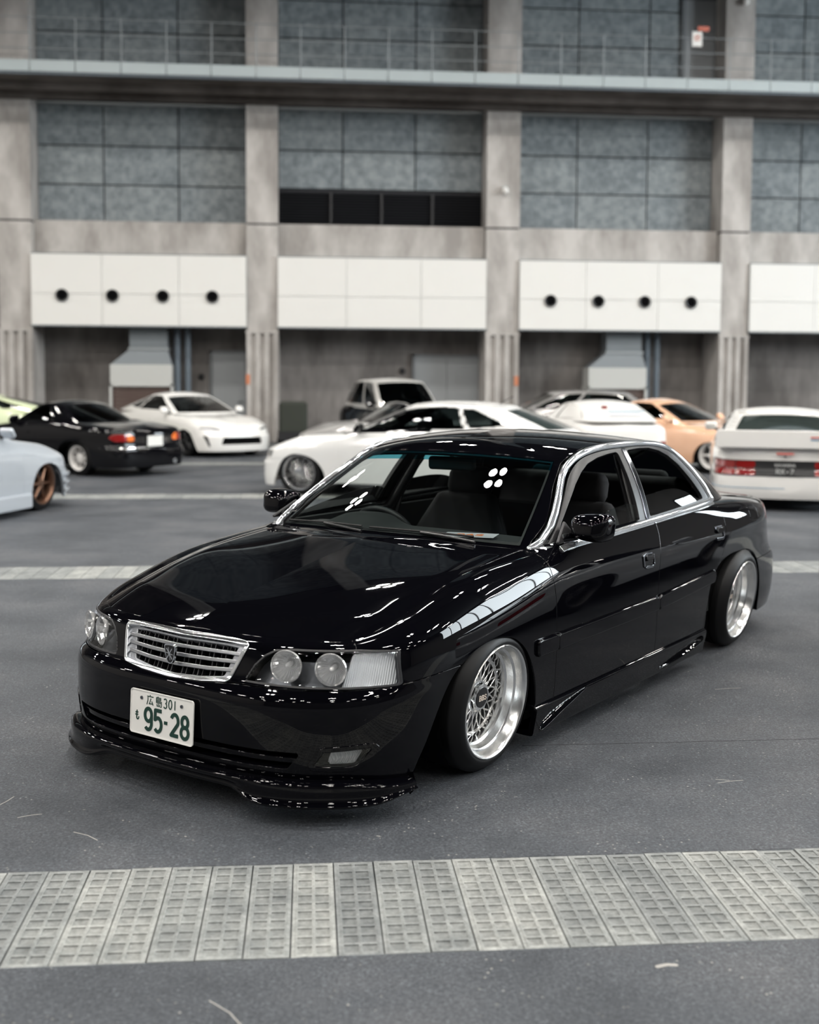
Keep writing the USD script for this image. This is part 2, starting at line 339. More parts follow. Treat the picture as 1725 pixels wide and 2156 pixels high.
def plate_look(name, a, b):
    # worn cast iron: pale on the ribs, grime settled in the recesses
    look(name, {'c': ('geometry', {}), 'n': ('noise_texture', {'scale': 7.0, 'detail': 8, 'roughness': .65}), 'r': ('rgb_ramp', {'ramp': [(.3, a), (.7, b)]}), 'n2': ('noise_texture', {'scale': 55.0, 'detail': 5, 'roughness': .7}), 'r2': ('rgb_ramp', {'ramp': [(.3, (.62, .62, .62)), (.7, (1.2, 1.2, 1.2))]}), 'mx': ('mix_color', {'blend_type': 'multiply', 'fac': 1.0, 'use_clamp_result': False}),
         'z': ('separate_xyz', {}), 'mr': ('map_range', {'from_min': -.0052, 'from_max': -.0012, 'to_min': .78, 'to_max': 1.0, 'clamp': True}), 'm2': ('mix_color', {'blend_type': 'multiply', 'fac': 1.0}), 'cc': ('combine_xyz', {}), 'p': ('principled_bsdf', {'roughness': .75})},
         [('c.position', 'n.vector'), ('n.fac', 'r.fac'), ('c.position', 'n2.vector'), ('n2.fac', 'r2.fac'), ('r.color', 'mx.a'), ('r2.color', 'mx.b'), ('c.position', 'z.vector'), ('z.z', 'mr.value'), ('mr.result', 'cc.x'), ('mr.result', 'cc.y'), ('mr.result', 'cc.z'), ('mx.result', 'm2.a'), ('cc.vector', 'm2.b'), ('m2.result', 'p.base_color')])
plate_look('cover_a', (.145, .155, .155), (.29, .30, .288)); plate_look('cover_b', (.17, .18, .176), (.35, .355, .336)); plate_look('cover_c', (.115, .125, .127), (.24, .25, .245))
plain('kerb_steel', (.10, .11, .12), .6, .4)

# ---------------------------------------------------------------- floor: asphalt bays between cable-duct covers
rnd = random.Random(7)
PITS = [3.32, 9.36, 15.48, 21.5, 27.55]; PW = .305
XL, XR, YF, YB = -26.0, 30.0, -16.0, 30.6
def bay(y0, y1, jag0=False, jag1=False):
    xs = np.arange(-5.0, 5.01, .012) if (jag0 or jag1) else np.array([-5., 5.])
    j = lambda: [rnd.uniform(-.0045, .0045) for _ in xs]
    a = np.array(j()) if jag0 else 0 * xs; b = np.array(j()) if jag1 else 0 * xs
    if jag0: a = np.convolve(a, [.25, .5, .25], 'same') + .004 * (meshkit.noise(np.c_[xs * 9, 0 * xs, 0 * xs]) - .5)
    if jag1: b = np.convolve(b, [.25, .5, .25], 'same') + .004 * (meshkit.noise(np.c_[xs * 9, 0 * xs + 5, 0 * xs]) - .5)
    p = Polygon([(XL, y0)] + list(zip(xs, y0 + a)) + [(XR, y0), (XR, y1)] + list(zip(xs[::-1], (y1 + b)[::-1])) + [(XL, y1)])
    return extr(p, .05, -.05)
edges = [YF] + [e for y in PITS for e in (y - PW, y + PW)] + [YB]
floor = [bx(XL, XR, YF, YB, -.12, -.05)] + [bay(edges[2 * i], edges[2 * i + 1], i == 1, i == 0 or i == 1) for i in range(len(PITS) + 1)]
obj('floor', join(floor), 'asphalt', None, 'dark grey asphalt hall floor', 'structure')
fl = stage.GetPrimAtPath('/World/floor')
xs_ = np.linspace(.9, 4.6, 60); yj = 4.77 + .012 * (meshkit.noise(np.c_[xs_ * 2.2, 0 * xs_, 0 * xs_]) - .5) + .004 * (meshkit.noise(np.c_[xs_ * 14, 0 * xs_ + 3, 0 * xs_]) - .5)
obj('floor_joint', extr(LineString(np.c_[xs_, yj]).buffer(.0022), .0006), 'groove', fl, 'thin dark joint line in the asphalt')
for px_, py_, a_, l_ in ((1.62, 4.27, 12, .11), (1.60, 4.285, -24, .06), (-1.72, 5.5, 60, .09), (-1.10, 4.25, 70, .10), (-1.52, 4.3, 35, .07), (-.98, 4.1, 20, .08), (.94, 2.90, 5, .05), (2.1, 5.6, 8, .14), (-.2, 2.75, -55, .16), (-.75, 3.9, -40, .12)):
    w_ = .0018 if l_ > .055 else .007; q_ = LineString([(px_ - l_ / 2 * math.cos(math.radians(a_)), py_ - l_ / 2 * math.sin(math.radians(a_))), (px_ + l_ * .05, py_ + .006), (px_ + l_ / 2 * math.cos(math.radians(a_)), py_ + l_ / 2 * math.sin(math.radians(a_)))]).buffer(w_)
    obj('scuff_mark', extr(q_, .0005), 'scuff', fl)
def cover(w, L, cols, rows, detail=True):
    """one cast cover plate, recessed squares and beaded ribs, top at z = 0"""
    if not detail: return bx(-w / 2, w / 2, -L / 2, L / 2, -.03, 0)
    g = .010; cw = (w - g * (cols + 1) - .012) / cols; ch = (L - .016 - .010 * (rows + 1)) / rows
    cells = []
    for i in range(cols):
        for j in range(rows):
            x0 = -w / 2 + .006 + g + i * (cw + g); y0 = -L / 2 + .008 + .010 + j * (ch + .010); cells.append(sbox(x0, y0, x0 + cw, y0 + ch))
    holes = shapely.union_all(cells)
    top = extr(sbox(-w / 2, -L / 2, w / 2, L / 2).difference(holes), .005, -.005)
    V, F = [], []
    for c in cells:                                                    # dished floor of each square
        a, b, c2, d = c.bounds; e = .008; o = len(V)
        V += [(a, b, -.0035), (c2, b, -.0035), (c2, d, -.0035), (a, d, -.0035), (a + e, b + e, -.0055), (c2 - e, b + e, -.0055), (c2 - e, d - e, -.0055), (a + e, d - e, -.0055)]
        F += [[o, o + 1, o + 4], [o + 1, o + 5, o + 4], [o + 1, o + 2, o + 5], [o + 2, o + 6, o + 5], [o + 2, o + 3, o + 6], [o + 3, o + 7, o + 6], [o + 3, o, o + 7], [o, o + 4, o + 7], [o + 4, o + 5, o + 6], [o + 4, o + 6, o + 7]]
    beads = []
    for i in range(cols + 1):
        xc = -w / 2 + .006 + g / 2 + i * (cw + g)
        for y in np.arange(-L / 2 + .014, L / 2 - .01, .0118):
            q = .0032; beads.append(tm([(xc - q, y - q, 0), (xc + q, y - q, 0), (xc + q, y + q, 0), (xc - q, y + q, 0), (xc, y, .0024)], [[0, 1, 4], [1, 2, 4], [2, 3, 4], [3, 0, 4]]))
    return join(top, tm(V, F), bx(-w / 2, w / 2, -L / 2, L / 2, -.03, -.006), *beads)
CWID = .1265
CV = cover(CWID - .004, 2 * PW - .008, 2, 11); CV2 = cover(CWID - .005, 2 * PW - .02, 2, 11, False); CV3 = cover(.253 - .006, 2 * PW - .02, 1, 1, False)
names = ['nearest row of pale cast cover plates across the asphalt, in front of the black saloon', 'row of pale cover plates in the floor just behind the black saloon', 'third row of pale cover plates, between the silver coupe and the white coupe', 'fourth row of cover plates, in front of the white sports coupe by the wall', 'farthest row of cover plates, at the foot of the concrete columns']
for k, yc in enumerate(PITS):
    t = thing('trench_cover', names[k], 'cover plates', (0, yc, 0))
    x0, x1 = [(-2.6, 3.0), (-5.2, 6.4), (-8, 9.5), (-11, 13), (-14, 16)][k]
    obj('frame_bar', join(bx(XL + 1, XR - 1, -PW, -PW + .006, -.04, -.001), bx(XL + 1, XR - 1, PW - .006, PW, -.04, -.001)), 'kerb_steel', t)
    if k < 3:
        w = CWID if k < 2 else .253; n = int((x1 - x0) / w)
        for i in range(n):
            x = x0 + .02 + (i + .5) * w
            mat = ('cover_a', 'cover_b', 'cover_c', 'cover_a')[rnd.randrange(4)]
            if k == 0: mat = 'aabbacaabbbaacabbaaabcaabbaacabbaaabbacaabbaabca'[i % 48]; mat = 'cover_' + mat
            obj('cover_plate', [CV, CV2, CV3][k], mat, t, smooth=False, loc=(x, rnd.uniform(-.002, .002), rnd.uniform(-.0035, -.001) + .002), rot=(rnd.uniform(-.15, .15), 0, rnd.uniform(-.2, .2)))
        rest_ = [(XL + 1, x0), (x0 + .02 + n * w, XR - 1)]
    else: rest_ = [(XL + 1, XR - 1)]
    far = [CV3.copy() for _ in range(0)]
    for a, b in rest_:
        m_ = int((b - a) / .506)
        for i in range(m_): far.append(bx(a + i * .506 + .004, a + (i + 1) * .506 - .004, -PW + .008, PW - .008, -.03, 0))
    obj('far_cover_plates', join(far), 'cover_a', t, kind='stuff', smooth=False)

# ---------------------------------------------------------------- back wall
YC, YR, YL_ = 29.1, 29.9, 30.25           # column faces, recessed panels, recessed lower wall
COLS = [(-7.46, -6.69), (-1.53, -.765), (4.415, 5.255), (10.44, 11.195), (16.4, 17.2)]
BAYS = [(COLS[i][1], COLS[i + 1][0]) for i in range(4)]
wb = thing('wall_back', 'tall concrete hall wall with grey acoustic panels between columns', None, kind='structure')
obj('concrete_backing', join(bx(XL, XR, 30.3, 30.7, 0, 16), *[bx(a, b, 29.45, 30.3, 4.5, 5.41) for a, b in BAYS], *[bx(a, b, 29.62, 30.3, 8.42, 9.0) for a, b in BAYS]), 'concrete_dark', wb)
for a, b in BAYS:
    obj('concrete_ledge', bx(a + .002, b - .002, 29.42, 29.46, 4.48, 5.405), 'concrete', wb)
    obj('brown_beam', bx(a, b, 29.58, 29.63, 8.43, 9.02), 'beam_brown', wb)
    obj('panel_gap', bx(a, b, 29.98, 30.0, 5.41, 15.9), 'groove', wb)
rowz = [5.415, 6.355, 7.31, 8.385]; rowu = [9.05, 10.07, 11.0, 11.95, 12.9, 13.85, 14.8, 15.75]
for bi, (a, b) in enumerate(BAYS):
    w = b - a; xs = [a + .0, a + w * .312, a + w * .668, b]
    for i in range(3):
        for rows in (rowz, rowu):
            for j in range(len(rows) - 1):
                z0, z1 = rows[j], rows[j + 1]
                if bi == 1 and rows is rowz and j == 0: continue
                if z0 > 12.5: continue
                obj('acoustic_panel', bx(xs[i] + .018, xs[i + 1] - .018, 29.9, 29.98, z0 + .018, z1 - .018), ('acoustic_panel', 'acoustic_panel_pale')[(i + j + bi) % 2], wb)
    obj('upper_backing', bx(a, b, 29.93, 29.99, 12.9, 15.9), 'acoustic_panel', wb)
obj('head_flashing', join(*[bx(a, b, 29.80, 29.98, 8.30, 8.36) for a, b in BAYS]), 'rail_grey', wb)
# black louvre window in the second bay
a, b = BAYS[1]
lv = thing('window_1', 'black louvred window strip below the acoustic panels', None, kind='structure')
obj('recess', bx(a + .03, b - .02, 29.96, 29.97, 5.42, 6.27), 'black_louvre', lv)
for z in np.arange(5.44, 6.26, .068):
    m = bx(a + .03, b - .02, -.035, .035, -.004, .004); m = xf(m, rot('x', 38)); V = m.vertices + [0, 29.92, z]; obj('louvre_blade', tm(V, m.faces), 'black_louvre', lv)
for x in (.555, 1.84, 3.135): obj('mullion', bx(x - .03, x + .03, 29.85, 29.96, 5.42, 6.27), 'satin_black', lv)
# columns
lab = ['concrete column at the left edge of the picture', 'concrete column between the louvred bay and the bay on its left', 'concrete column to the right of the black louvred window', 'concrete column near the right edge, lit bright at mid height', 'concrete column beyond the right edge']
for i, (a, b) in enumerate(COLS):
    c = thing('concrete_column', lab[i], 'column', ((a + b) / 2, 0, 0), kind='structure'); h = (b - a) / 2
    obj('shaft', join(bx(-h, h, YC, 30.3, 2.72, 5.33), bx(-h, h, YC, 30.3, 5.375, 16)), 'concrete', c)
    obj('joint', bx(-h + .02, h - .02, YC + .025, 30.3, 5.32, 5.38), 'groove', c)
    obj('capital', bx(-h - .04, h + .05, YC - .015, 30.2, 5.40, 5.43), 'concrete', c) if False else None
    n = 7; cw = 2 * h / n
    obj('base_shaft', bx(-h - .01, h + .01, YC, 30.3, 0, 2.72), 'concrete', c)
    for k in range(n):
        if k % 2 == 0: obj('flute_rib', bx(-h - .01 + k * cw + .008, -h + .01 + (k + 1) * cw - .008, YC - .07, YC + .002, 0, 2.68), 'concrete', c)
    obj('base_head', bx(-h - .02, h + .02, YC - .075, YC, 2.68, 2.74), 'concrete', c)
for x, z in ((-1.50, 1.55), (5.20, 1.55)):
    tg = obj('orange_marker', bx(x - .05, x + .05, YC - .09, YC - .072, z - .12, z + .12), 'orange_plate', None, f'small orange plate on the foot of the {"column left of the louvred bay" if x < 0 else "column right of the louvred bay"}'); tag(tg, cat='sign')
# white boards between the columns
bl_ = ['blank white board between columns, the one left of it has round outlets', 'x']
for i, (a, b) in enumerate(BAYS):
    L_ = ['white boxed duct board with four round black outlets, left of the middle', 'blank white duct board in the middle, above the silver kei car', 'white boxed duct board with four round black outlets, right of the middle', 'white duct board cut by the right edge of the picture'][i]
    t = thing('duct_board', L_, 'wall board', (a, YC, 0))
    w = b - a; z0, z1 = 2.84, 4.555; xs = [.0, w * .326, w * .684, w]; zs = [z0, 3.60, z1]
    obj('box', bx(.004, w - .004, -.06, .30, z0 + .01, z1 - .01), 'fascia_grey', t)
    for j in range(3):
        for k in range(2): obj('board_panel', bx(xs[j] + .005, xs[j + 1] - .005, -.10, -.05, zs[k] + .005, zs[k + 1] - .005), 'board_white', t)
    obj('edge_trim', join(bx(-.012, w + .012, -.108, -.05, z0 - .03, z0), bx(-.012, w + .012, -.108, -.05, z1, z1 + .02)), 'duct_grey', t)
    if i in (0, 2):
        for x in ([-5.955, -4.755, -3.55, -2.355] if i == 0 else [6.04, 7.26, 8.455, 9.655]):
            rg = lathe([(.118, -.005), (.150, -.012), (.155, .004), (.150, .05)], 32); rg = xf(rg, None, (x - a, -.14, 3.555))
            o_ = obj('air_outlet', lathe([(.002, -.11), (.12, -.11), (.12, .06)], 32) if False else xf(lathe([(.001, -.02), (.06, -.035), (.115, -.012), (.13, .03)], 32), None, (x - a, -.115, 3.555)), 'void_black', t, 'round black air outlet')
            obj('ring', rg, 'black_trim', o_)
# air ducts under the boards
for i, x0 in enumerate((-4.89, 7.15)):
    t = thing('ventilation_duct', ['grey ventilation duct with a pale box, left of the louvred bay', 'grey ventilation duct with a pale box, right of the louvred bay'][i], 'air duct', (x0, 29.45, 0))
    obj('duct', bx(.46, 1.38, 0, .6, 2.28, 2.80), 'duct_grey', t)
    V = [(.0, -.05, 1.90), (1.49, -.05, 1.90), (1.49, .6, 1.90), (.0, .6, 1.90), (.46, 0, 2.28), (1.38, 0, 2.28), (1.38, .6, 2.28), (.46, .6, 2.28)]
    obj('hood', tm(V, trimesh.convex.convex_hull(V).faces) if False else trimesh.convex.convex_hull(np.array(V)), 'duct_grey', t)
    obj('flange', bx(.43, 1.42, -.03, .6, 2.26, 2.32), 'rail_grey', t)
    obj('filter_box', bx(-.01, 1.50, -.08, .6, 1.42, 1.90), 'box_grey', t)
    obj('frame', join(bx(-.03, .03, -.09, .6, 0, 1.42), bx(1.46, 1.52, -.09, .6, 0, 1.42), bx(-.03, 1.52, -.09, -.04, 1.36, 1.42)), 'box_grey', t)
    for k in range(9): obj('grille_slat', bx(.03, 1.46, -.02, .02, .45 + .1 * k, .53 + .1 * k), 'rust_louvre', t)
    for dx in (1.60, 1.86): obj('riser_pipe', tube([(dx, .25, 0), (dx, .25, 2.80)], .075, 12), 'steel_blue', t)
def wall_door(n, x0, x1, z1, lab, leaves=1):
    t = thing(f'door_{n}', lab, None, (0, 0, 0), kind='structure')
    obj('frame', join(bx(x0 - .06, x0, 30.16, 30.3, 0, z1 + .06), bx(x1, x1 + .06, 30.16, 30.3, 0, z1 + .06), bx(x0 - .06, x1 + .06, 30.16, 30.3, z1, z1 + .06)), 'door_frame_grey', t)
    w = (x1 - x0) / leaves
    for k in range(leaves):
        lf = obj('leaf', bx(x0 + k * w + .005, x0 + (k + 1) * w - .005, 30.2, 30.26, .01, z1 - .004), 'door_grey', t)
        obj('handle', rbx(x0 + k * w + (.08 if k else w - .2), x0 + k * w + (.2 if k else w - .08), 30.14, 30.17, .98, 1.02, .01), 'rail_grey', lf)
wall_door(1, -2.47, -1.62, 2.22, 'grey steel door between the left duct and the column')
wall_door(2, 2.74, 4.41, 2.16, 'wide grey double steel door behind the white coupe', 2)
for x, z, l in ((-2.75, 1.62, 'left grey door'), (2.42, 1.80, 'wide double door')):
    t = thing('wall_bell', f'small dark round bell on the wall beside the {l}', 'bell', (x, 30.2, z)); obj('bell', xf(lathe([(.001, -.10), (.05, -.095), (.075, -.06), (.07, 0)], 20), None, (0, .1, 0)), 'satin_black', t); obj('back_box', bx(-.05, .05, .06, .1, -.09, .05), 'groove', t)
for x, z, l in ((4.86, 6.28, 'on the column right of the louvred window'), (10.89, 11.06, 'high on the column near the right edge')):
    t = thing('wall_speaker', f'small pale dome camera {l}', 'camera', (x, YC, z)); obj('dome', trimesh.creation.icosphere(3, .085).apply_translation((0, -.12, -.02)), 'sign_white', t); obj('bracket', bx(-.05, .05, -.10, 0, .0, .09), 'fascia_grey', t)
# gallery
g = thing('gallery', 'steel walkway gallery with pale fascia running across the upper wall', 'walkway', (0, 27.6, 0))
obj('deck', bx(XL, XR, .06, 1.5, 8.46, 8.60), 'beam_brown', g); obj('soffit_beam', join(bx(XL, XR, .75, .95, 8.30, 8.47), bx(XL, XR, 1.32, 1.5, 8.22, 8.47)), 'beam_brown', g)
obj('lower_flange', bx(XL, XR, -.02, .10, 8.44, 8.475), 'steel_blue', g)
for i in range(-12, 18): obj('fascia_panel', bx(i * 1.02 + .31 - .5, i * 1.02 + .31 + .5, -.01, .03, 8.50, 8.755), 'fascia_grey', g)
for i in range(-12, 18): obj('railing_post', tube([(i * 1.02 + .83, .02, 8.60), (i * 1.02 + .83, .02, 9.72)], .011, 8), 'rail_grey', g)
for z in (9.02, 9.36, 9.71): obj('rail', tube([(-14, .02, z), (19, .02, z)], .010, 8), 'rail_grey', g)
d3 = thing('door_3', 'grey door on the gallery', None, kind='structure'); obj('leaf', bx(9.62, 10.44, 29.84, 29.9, 8.75, 11.3), 'door_grey', d3); obj('frame', join(bx(9.54, 9.62, 29.82, 29.9, 8.7, 11.38), bx(9.54, 10.44, 29.82, 29.9, 11.3, 11.38)), 'door_frame_grey', d3)
nt = thing('notice', 'white paper notice with a red ring hung on the gallery railing', 'sign', (9.19, 27.58, 9.67)); obj('sheet', bx(-.12, .12, -.012, -.002, -.17, .17), 'sign_white', nt)
obj('red_ring', tm(*(lambda m: (m.vertices[:, [0, 2, 1]] * [1, -1, 1] + [0, -.012, .03], m.faces[:, ::-1]))(extr(Point(0, 0).buffer(.07).difference(Point(0, 0).buffer(.048)).union(LineString([(-.045, -.045), (.045, .045)]).buffer(.011)), .003))), 'sign_red', nt)
nr = obj('red_tag', bx(9.20, 9.47, 27.55, 27.6, 9.86, 9.96), 'sign_red', None, 'small red tag on the gallery rail above the notice'); tag(nr, cat='sign')
bg_ = thing('cart', 'dark covered cart standing against the wall behind the silver roadster', 'cart', (-.38, 28.3, 0)); obj('tarp', rbx(-.34, .34, -.3, .3, .25, 1.02, .08), 'olive', bg_); obj('base', bx(-.36, .36, -.32, .32, .10, .30), 'satin_black', bg_)
for x in (-.3, .3): obj('wheel', cyl((x, -.26, .09), (x, -.20, .09), .09, 16), 'rubber', bg_)
# the rest of the hall, seen only in reflections
obj('ceiling', join(bx(XL, XR, YF, YB, 15.9, 16.1), *[bx(XL, XR, y - .15, y + .15, 14.7, 15.9) for y in np.arange(-13, 30, 6.1)]), 'ceiling_dark', None, 'dark ceiling with deep girders', 'structure')
obj('wall_left', bx(XL - .3, XL, YF, YB, 0, 16), 'left_wall', None, 'plain grey side wall', 'structure')
obj('wall_right', bx(XR, XR + .3, YF, YB, 0, 16), 'side_wall', None, 'dark side wall with daylight windows', 'structure')
w2 = thing('window_2', 'long band of daylight windows high on the side wall, seen only in reflections', None, (XR, 0, 0), kind='structure')
for k in range(7): obj('pane', bx(-.06, -.02, 2.6 + 1.9 * k, 2.6 + 1.9 * k + 1.72, 5.4, 14.4), 'daylight_pane', w2)
obj('frame', join(bx(-.1, 0, 2.4, 16.0, 5.2, 5.4), bx(-.1, 0, 2.4, 16.0, 14.4, 14.6), *[bx(-.1, 0, 2.42 + 1.9 * k, 2.6 + 1.9 * k, 5.4, 14.4) for k in range(8)]), 'black_trim', w2)
w3 = thing('window_3', 'pair of daylight windows near the corner of the side wall, seen only in reflections', None, (XR, 0, 0), kind='structure')
for k in range(2): obj('pane', bx(-.06, -.02, 23.4 + 1.9 * k, 23.4 + 1.9 * k + 1.72, 4.4, 7.6), 'daylight_pane', w3)
obj('frame', join(bx(-.1, 0, 23.2, 27.3, 4.2, 4.4), bx(-.1, 0, 23.2, 27.3, 7.6, 7.8), *[bx(-.1, 0, 23.22 + 1.9 * k, 23.4 + 1.9 * k, 4.4, 7.6) for k in range(3)]), 'black_trim', w3)
obj('wall_front', bx(XL, XR, YF - .3, YF, 0, 16), 'front_wall', None, 'dark wall behind the camera', 'structure')
LX, LY_ = [-22.4 + 5.6 * k for k in range(9)], [-12.0 + 5.6 * k for k in range(7)]
LZ = 11.6
first = None
for xx in LX:
    for yy in LY_:
        for dx, dy in ((-.37, -.13), (.37, .13), (.08, -.36), (-.08, .36)):
            if first is None:
                first = thing('high_bay_lamp', 'round high-bay lamp hanging in a cluster of four below the dark ceiling', 'lamp', (xx + dx, yy + dy, LZ), 0, 'high-bay lamps')
                hp = lathe([(.04, .30), (.07, .26), (.10, .12), (.175, .02), (.18, 0), (.168, .004)], 20); obj('reflector_shade', tm(hp.vertices[:, [0, 2, 1]], hp.faces[:, ::-1]), 'satin_silver', first)
                dsk = lathe([(.001, .012), (.165, .012)], 16); obj('lamp_face', tm(dsk.vertices[:, [0, 2, 1]], dsk.faces), 'lamp_face', first); obj('cord', tube([(0, 0, .3), (0, 0, 3.2)], .012, 5), 'black_trim', first)
            else: instance(first, 'high_bay_lamp', 'round high-bay lamp hanging in a cluster of four below the dark ceiling', (xx + dx, yy + dy, LZ))

# ---------------------------------------------------------------- car surfaces (car frame: x forward from the front axle, y to the car's left, z up)
PLAN = np.array([(.93, 0), (.926, .2), (.905, .4), (.86, .55), (.80, .65), (.735, .72), (.63, .785), (.45, .845), (.25, .870), (0, .878), (-.44, .880), (-.65, .880), (-1.5, .880), (-2.3, .876), (-2.75, .870), (-3.1, .858), (-3.42, .825), (-3.60, .760), (-3.70, .62), (-3.74, .37), (-3.76, 0)])
KEYC = [0, 2, 5, 7, 9, 10, 11, 12, 13, 14, 15, 17, 20]
#        F     F2    FC    FE    FW    A     A2    B     Q     RW    RE    RC    R
ZT = [[.125, .125, .125, .125, .13,  .185, .185, .185, .185, .17,  .155, .15,  .15],
      [.18,  .18,  .18,  .18,  .20,  .24,  .24,  .24,  .24,  .23,  .22,  .21,  .21],
      [.25,  .25,  .25,  .25,  .27,  .30,  .30,  .30,  .30,  .30,  .29,  .28,  .28],
      [.32,  .32,  .32,  .32,  .34,  .36,  .36,  .36,  .36,  .36,  .355, .35,  .35],
      [.385, .385, .385, .39,  .40,  .42,  .42,  .42,  .43,  .43,  .42,  .41,  .41],
      [.42,  .42,  .42,  .43,  .46,  .48,  .48,  .48,  .49,  .49,  .475, .455, .455],
      [.444, .444, .444, .455, .515, .54,  .54,  .54,  .55,  .55,  .52,  .48,  .48],
      [.460, .460, .460, .475, .565, .59,  .59,  .595, .60,  .60,  .565, .50,  .50],
      [.50, .50, .50, .515, 0.6, .635, .635, .64, .65, .65, .625, .56, .56],
      [.545, .545, .545, .56, 0.655, .685, .685, .69, .70, .70, .685, .64, .64],
      [.580, .580, .585, .607, 0.707, .735, .74, .745, .755, .755, .74, .705, .705],
      [.594, .594, .598, .637, 0.747, .78, .787, .797, .815, .81, .795, .76, .76],
      [.604, .604, .608, .663, 0.774, .812, .822, .84, .86, .852, .832, .795, .795],
      [.613, .613, .615, .671, 0.773, .818, .845, .866, .888, .873, .850, .812, .812]]
IT = [[.02,  .02,  .02,  .02,  .012, .014, .014, .014, .014, .014, .02,  .03,  .03],
      [.008, .008, .008, .008, .006, .008, .008, .008, .008, .008, .01,  .012, .012],
      [.002, .002, .002, .002, .002, .004, .004, .004, .004, .003, .003, .003, .003],
      [0,    0,    0,    0,    0,    .001, .001, .001, .001, 0,    0,    0,    0],
      [0,    0,    0,    0,    0,    0,    0,    0,    0,    0,    0,    0,    0],
      [.003, .003, .002, .001, 0,    0,    0,    0,    0,    0,    .001, .002, .002],
      [.013, .015, .012, .004, 0,    0,    0,    0,    0,    0,    .004, .014, .014],
      [.038, .045, .036, .004, .001, .001, .001, .001, .001, .001, .008, .034, .042],
      [.050, .060, .046, .007, 0.006, .003, .003, .002, .002, .001, .01, .045, .05],
      [.060, .076, .056, .013, 0.019, .009, .009, .007, .006, .004, .012, .05, .055],
      [.070, .090, .066, .024, 0.041, .022, .022, .020, .022, .016, .022, .055, .06],
      [.080, .100, .078, .050, 0.076, .042, .042, .040, .042, .042, .042, .068, .07],
      [.098, .113, .095, .088, 0.12, .090, .060, .055, .062, .090, .090, .09, .09],
      [.128, .140, .118, .158, 0.182, .180, .078, .070, .092, .205, .195, .14, .13]]
def plan_curve():
    p = PLAN * 1.0; n = len(p)
    e = np.vstack([p[3:0:-1] * [1, -1], p, p[-2:-5:-1] * [1, -1]])
    s = np.r_[0, np.cumsum(np.linalg.norm(np.diff(e, axis=0), axis=1))]
    cs = PchipInterpolator(s, e); key = s[3:3 + n]
    f = np.interp(np.arange(0, n - 1 + 1e-9, 1 / 3), np.arange(n), key)
    h = .02; P = cs(f)
    T = cs(np.minimum(f + h, s[-1])) - cs(np.maximum(f - h, 0)); T /= np.linalg.norm(T, axis=1, keepdims=True)
    return P, np.c_[T[:, 1], -T[:, 0]], f, key
def s_net():
    P, n, f, key = plan_curve(); kc = key[KEYC]; net = []
    for z, ins in zip(ZT, IT):
        zz = PchipInterpolator(kc, z)(f); ii = PchipInterpolator(kc, ins)(f)
        q = P - n * ii[:, None]; net.append(np.c_[q, zz])
    return np.array(net)
G_TOP = [(.0, 0), (.33, .012), (.66, .012), (1, 0)]
G_SED = [((-.385, 0, .853), (-.93, 0, 1.207)), ((-.395, .22, .852), (-.94, .19, 1.204)), ((-.43, .45, .846), (-.975, .38, 1.194)), ((-.475, .62, .838), (-1.02, .50, 1.182)), ((-.515, .69, .832), (-1.06, .555, 1.172)),
         ((-.535, .76, .828), (-1.13, .60, 1.187)), ((-.66, .80, .835), (-1.25, .605, 1.208)), ((-1.05, .81, .85), (-1.45, .604, 1.225)), ((-1.5, .812, .866), (-1.68, .60, 1.231)), ((-1.95, .808, .88), (-1.95, .598, 1.226)),
         ((-2.35, .79, .888), (-2.15, .592, 1.208)), ((-2.65, .75, .885), (-2.32, .572, 1.19)), ((-2.88, .68, .88), (-2.43, .52, 1.182)), ((-3.0, .55, .882), (-2.49, .42, 1.185)), ((-3.07, .3, .885), (-2.52, .22, 1.198)), ((-3.09, 0, .885), (-2.53, 0, 1.203))]
SPINE_SED = [(-.93, 1.207), (-1.05, 1.244), (-1.2, 1.268), (-1.45, 1.284), (-1.75, 1.278), (-2.1, 1.250), (-2.4, 1.215), (-2.53, 1.203)]
def g_net(tab, spine, bulge=.022):
    b = np.array([q[0] for q in tab], float); t = np.array([q[1] for q in tab], float)
    c = b.mean(0) * [1, 0, 1]; net = []
    out = (b + t) / 2 - c; out[:, 2] = 0; out /= np.linalg.norm(out, axis=1, keepdims=True)
    for v in (-.06, .1, .3, .5, .7, .88, 1.0):
        net.append(b + (t - b) * v + out * (bulge * 4 * v * (1 - v)))
    sp = PchipInterpolator(*np.array(sorted(spine)).T); xs0, xs1 = t[0, 0] - .16, t[-1, 0] + .14
    sx = np.clip(t[:, 0], xs1, xs0); S = np.c_[sx, 0 * sx, sp(sx)]
    for s in (.05, .13, .28, .5, .75, 1.0):
        q = t + (S - t) * s; q[:, 2] = t[:, 2] + (S[:, 2] - t[:, 2]) * (1 - (1 - s) ** 2.2); net.append(q)
    return np.array(net)
def coons(C, S, R, Fr):
    """C, S: curves over a (rear to front) at the centre and the side; R, Fr: curves over b at the rear and the front"""
    na, nb = len(C), len(R); a = np.linspace(0, 1, na)[:, None, None]; b = np.linspace(0, 1, nb)[None, :, None]
    P = (1 - b) * C[:, None] + b * S[:, None] + (1 - a) * R[None] + a * Fr[None]
    P -= (1 - a) * (1 - b) * R[0] + (1 - a) * b * R[-1] + a * (1 - b) * Fr[0] + a * b * Fr[-1]
    return P
def resample(P, n, pw=1):
    s = np.r_[0, np.cumsum(np.linalg.norm(np.diff(P, axis=0), axis=1))]
    return np.stack([np.interp(np.linspace(0, 1, n) ** pw * s[-1], s, P[:, k]) for k in range(3)], 1)
HOOD_C = [(.803, .613), (.76, .627), (.7, .643), (.5, .687), (.2, .742), (-.05, .786), (-.25, .825), (-.335, .843)]
TRUNK_C = [(-3.02, .885), (-3.25, .882), (-3.45, .866), (-3.62, .815)]
ident = lambda P: P
class Car: pass
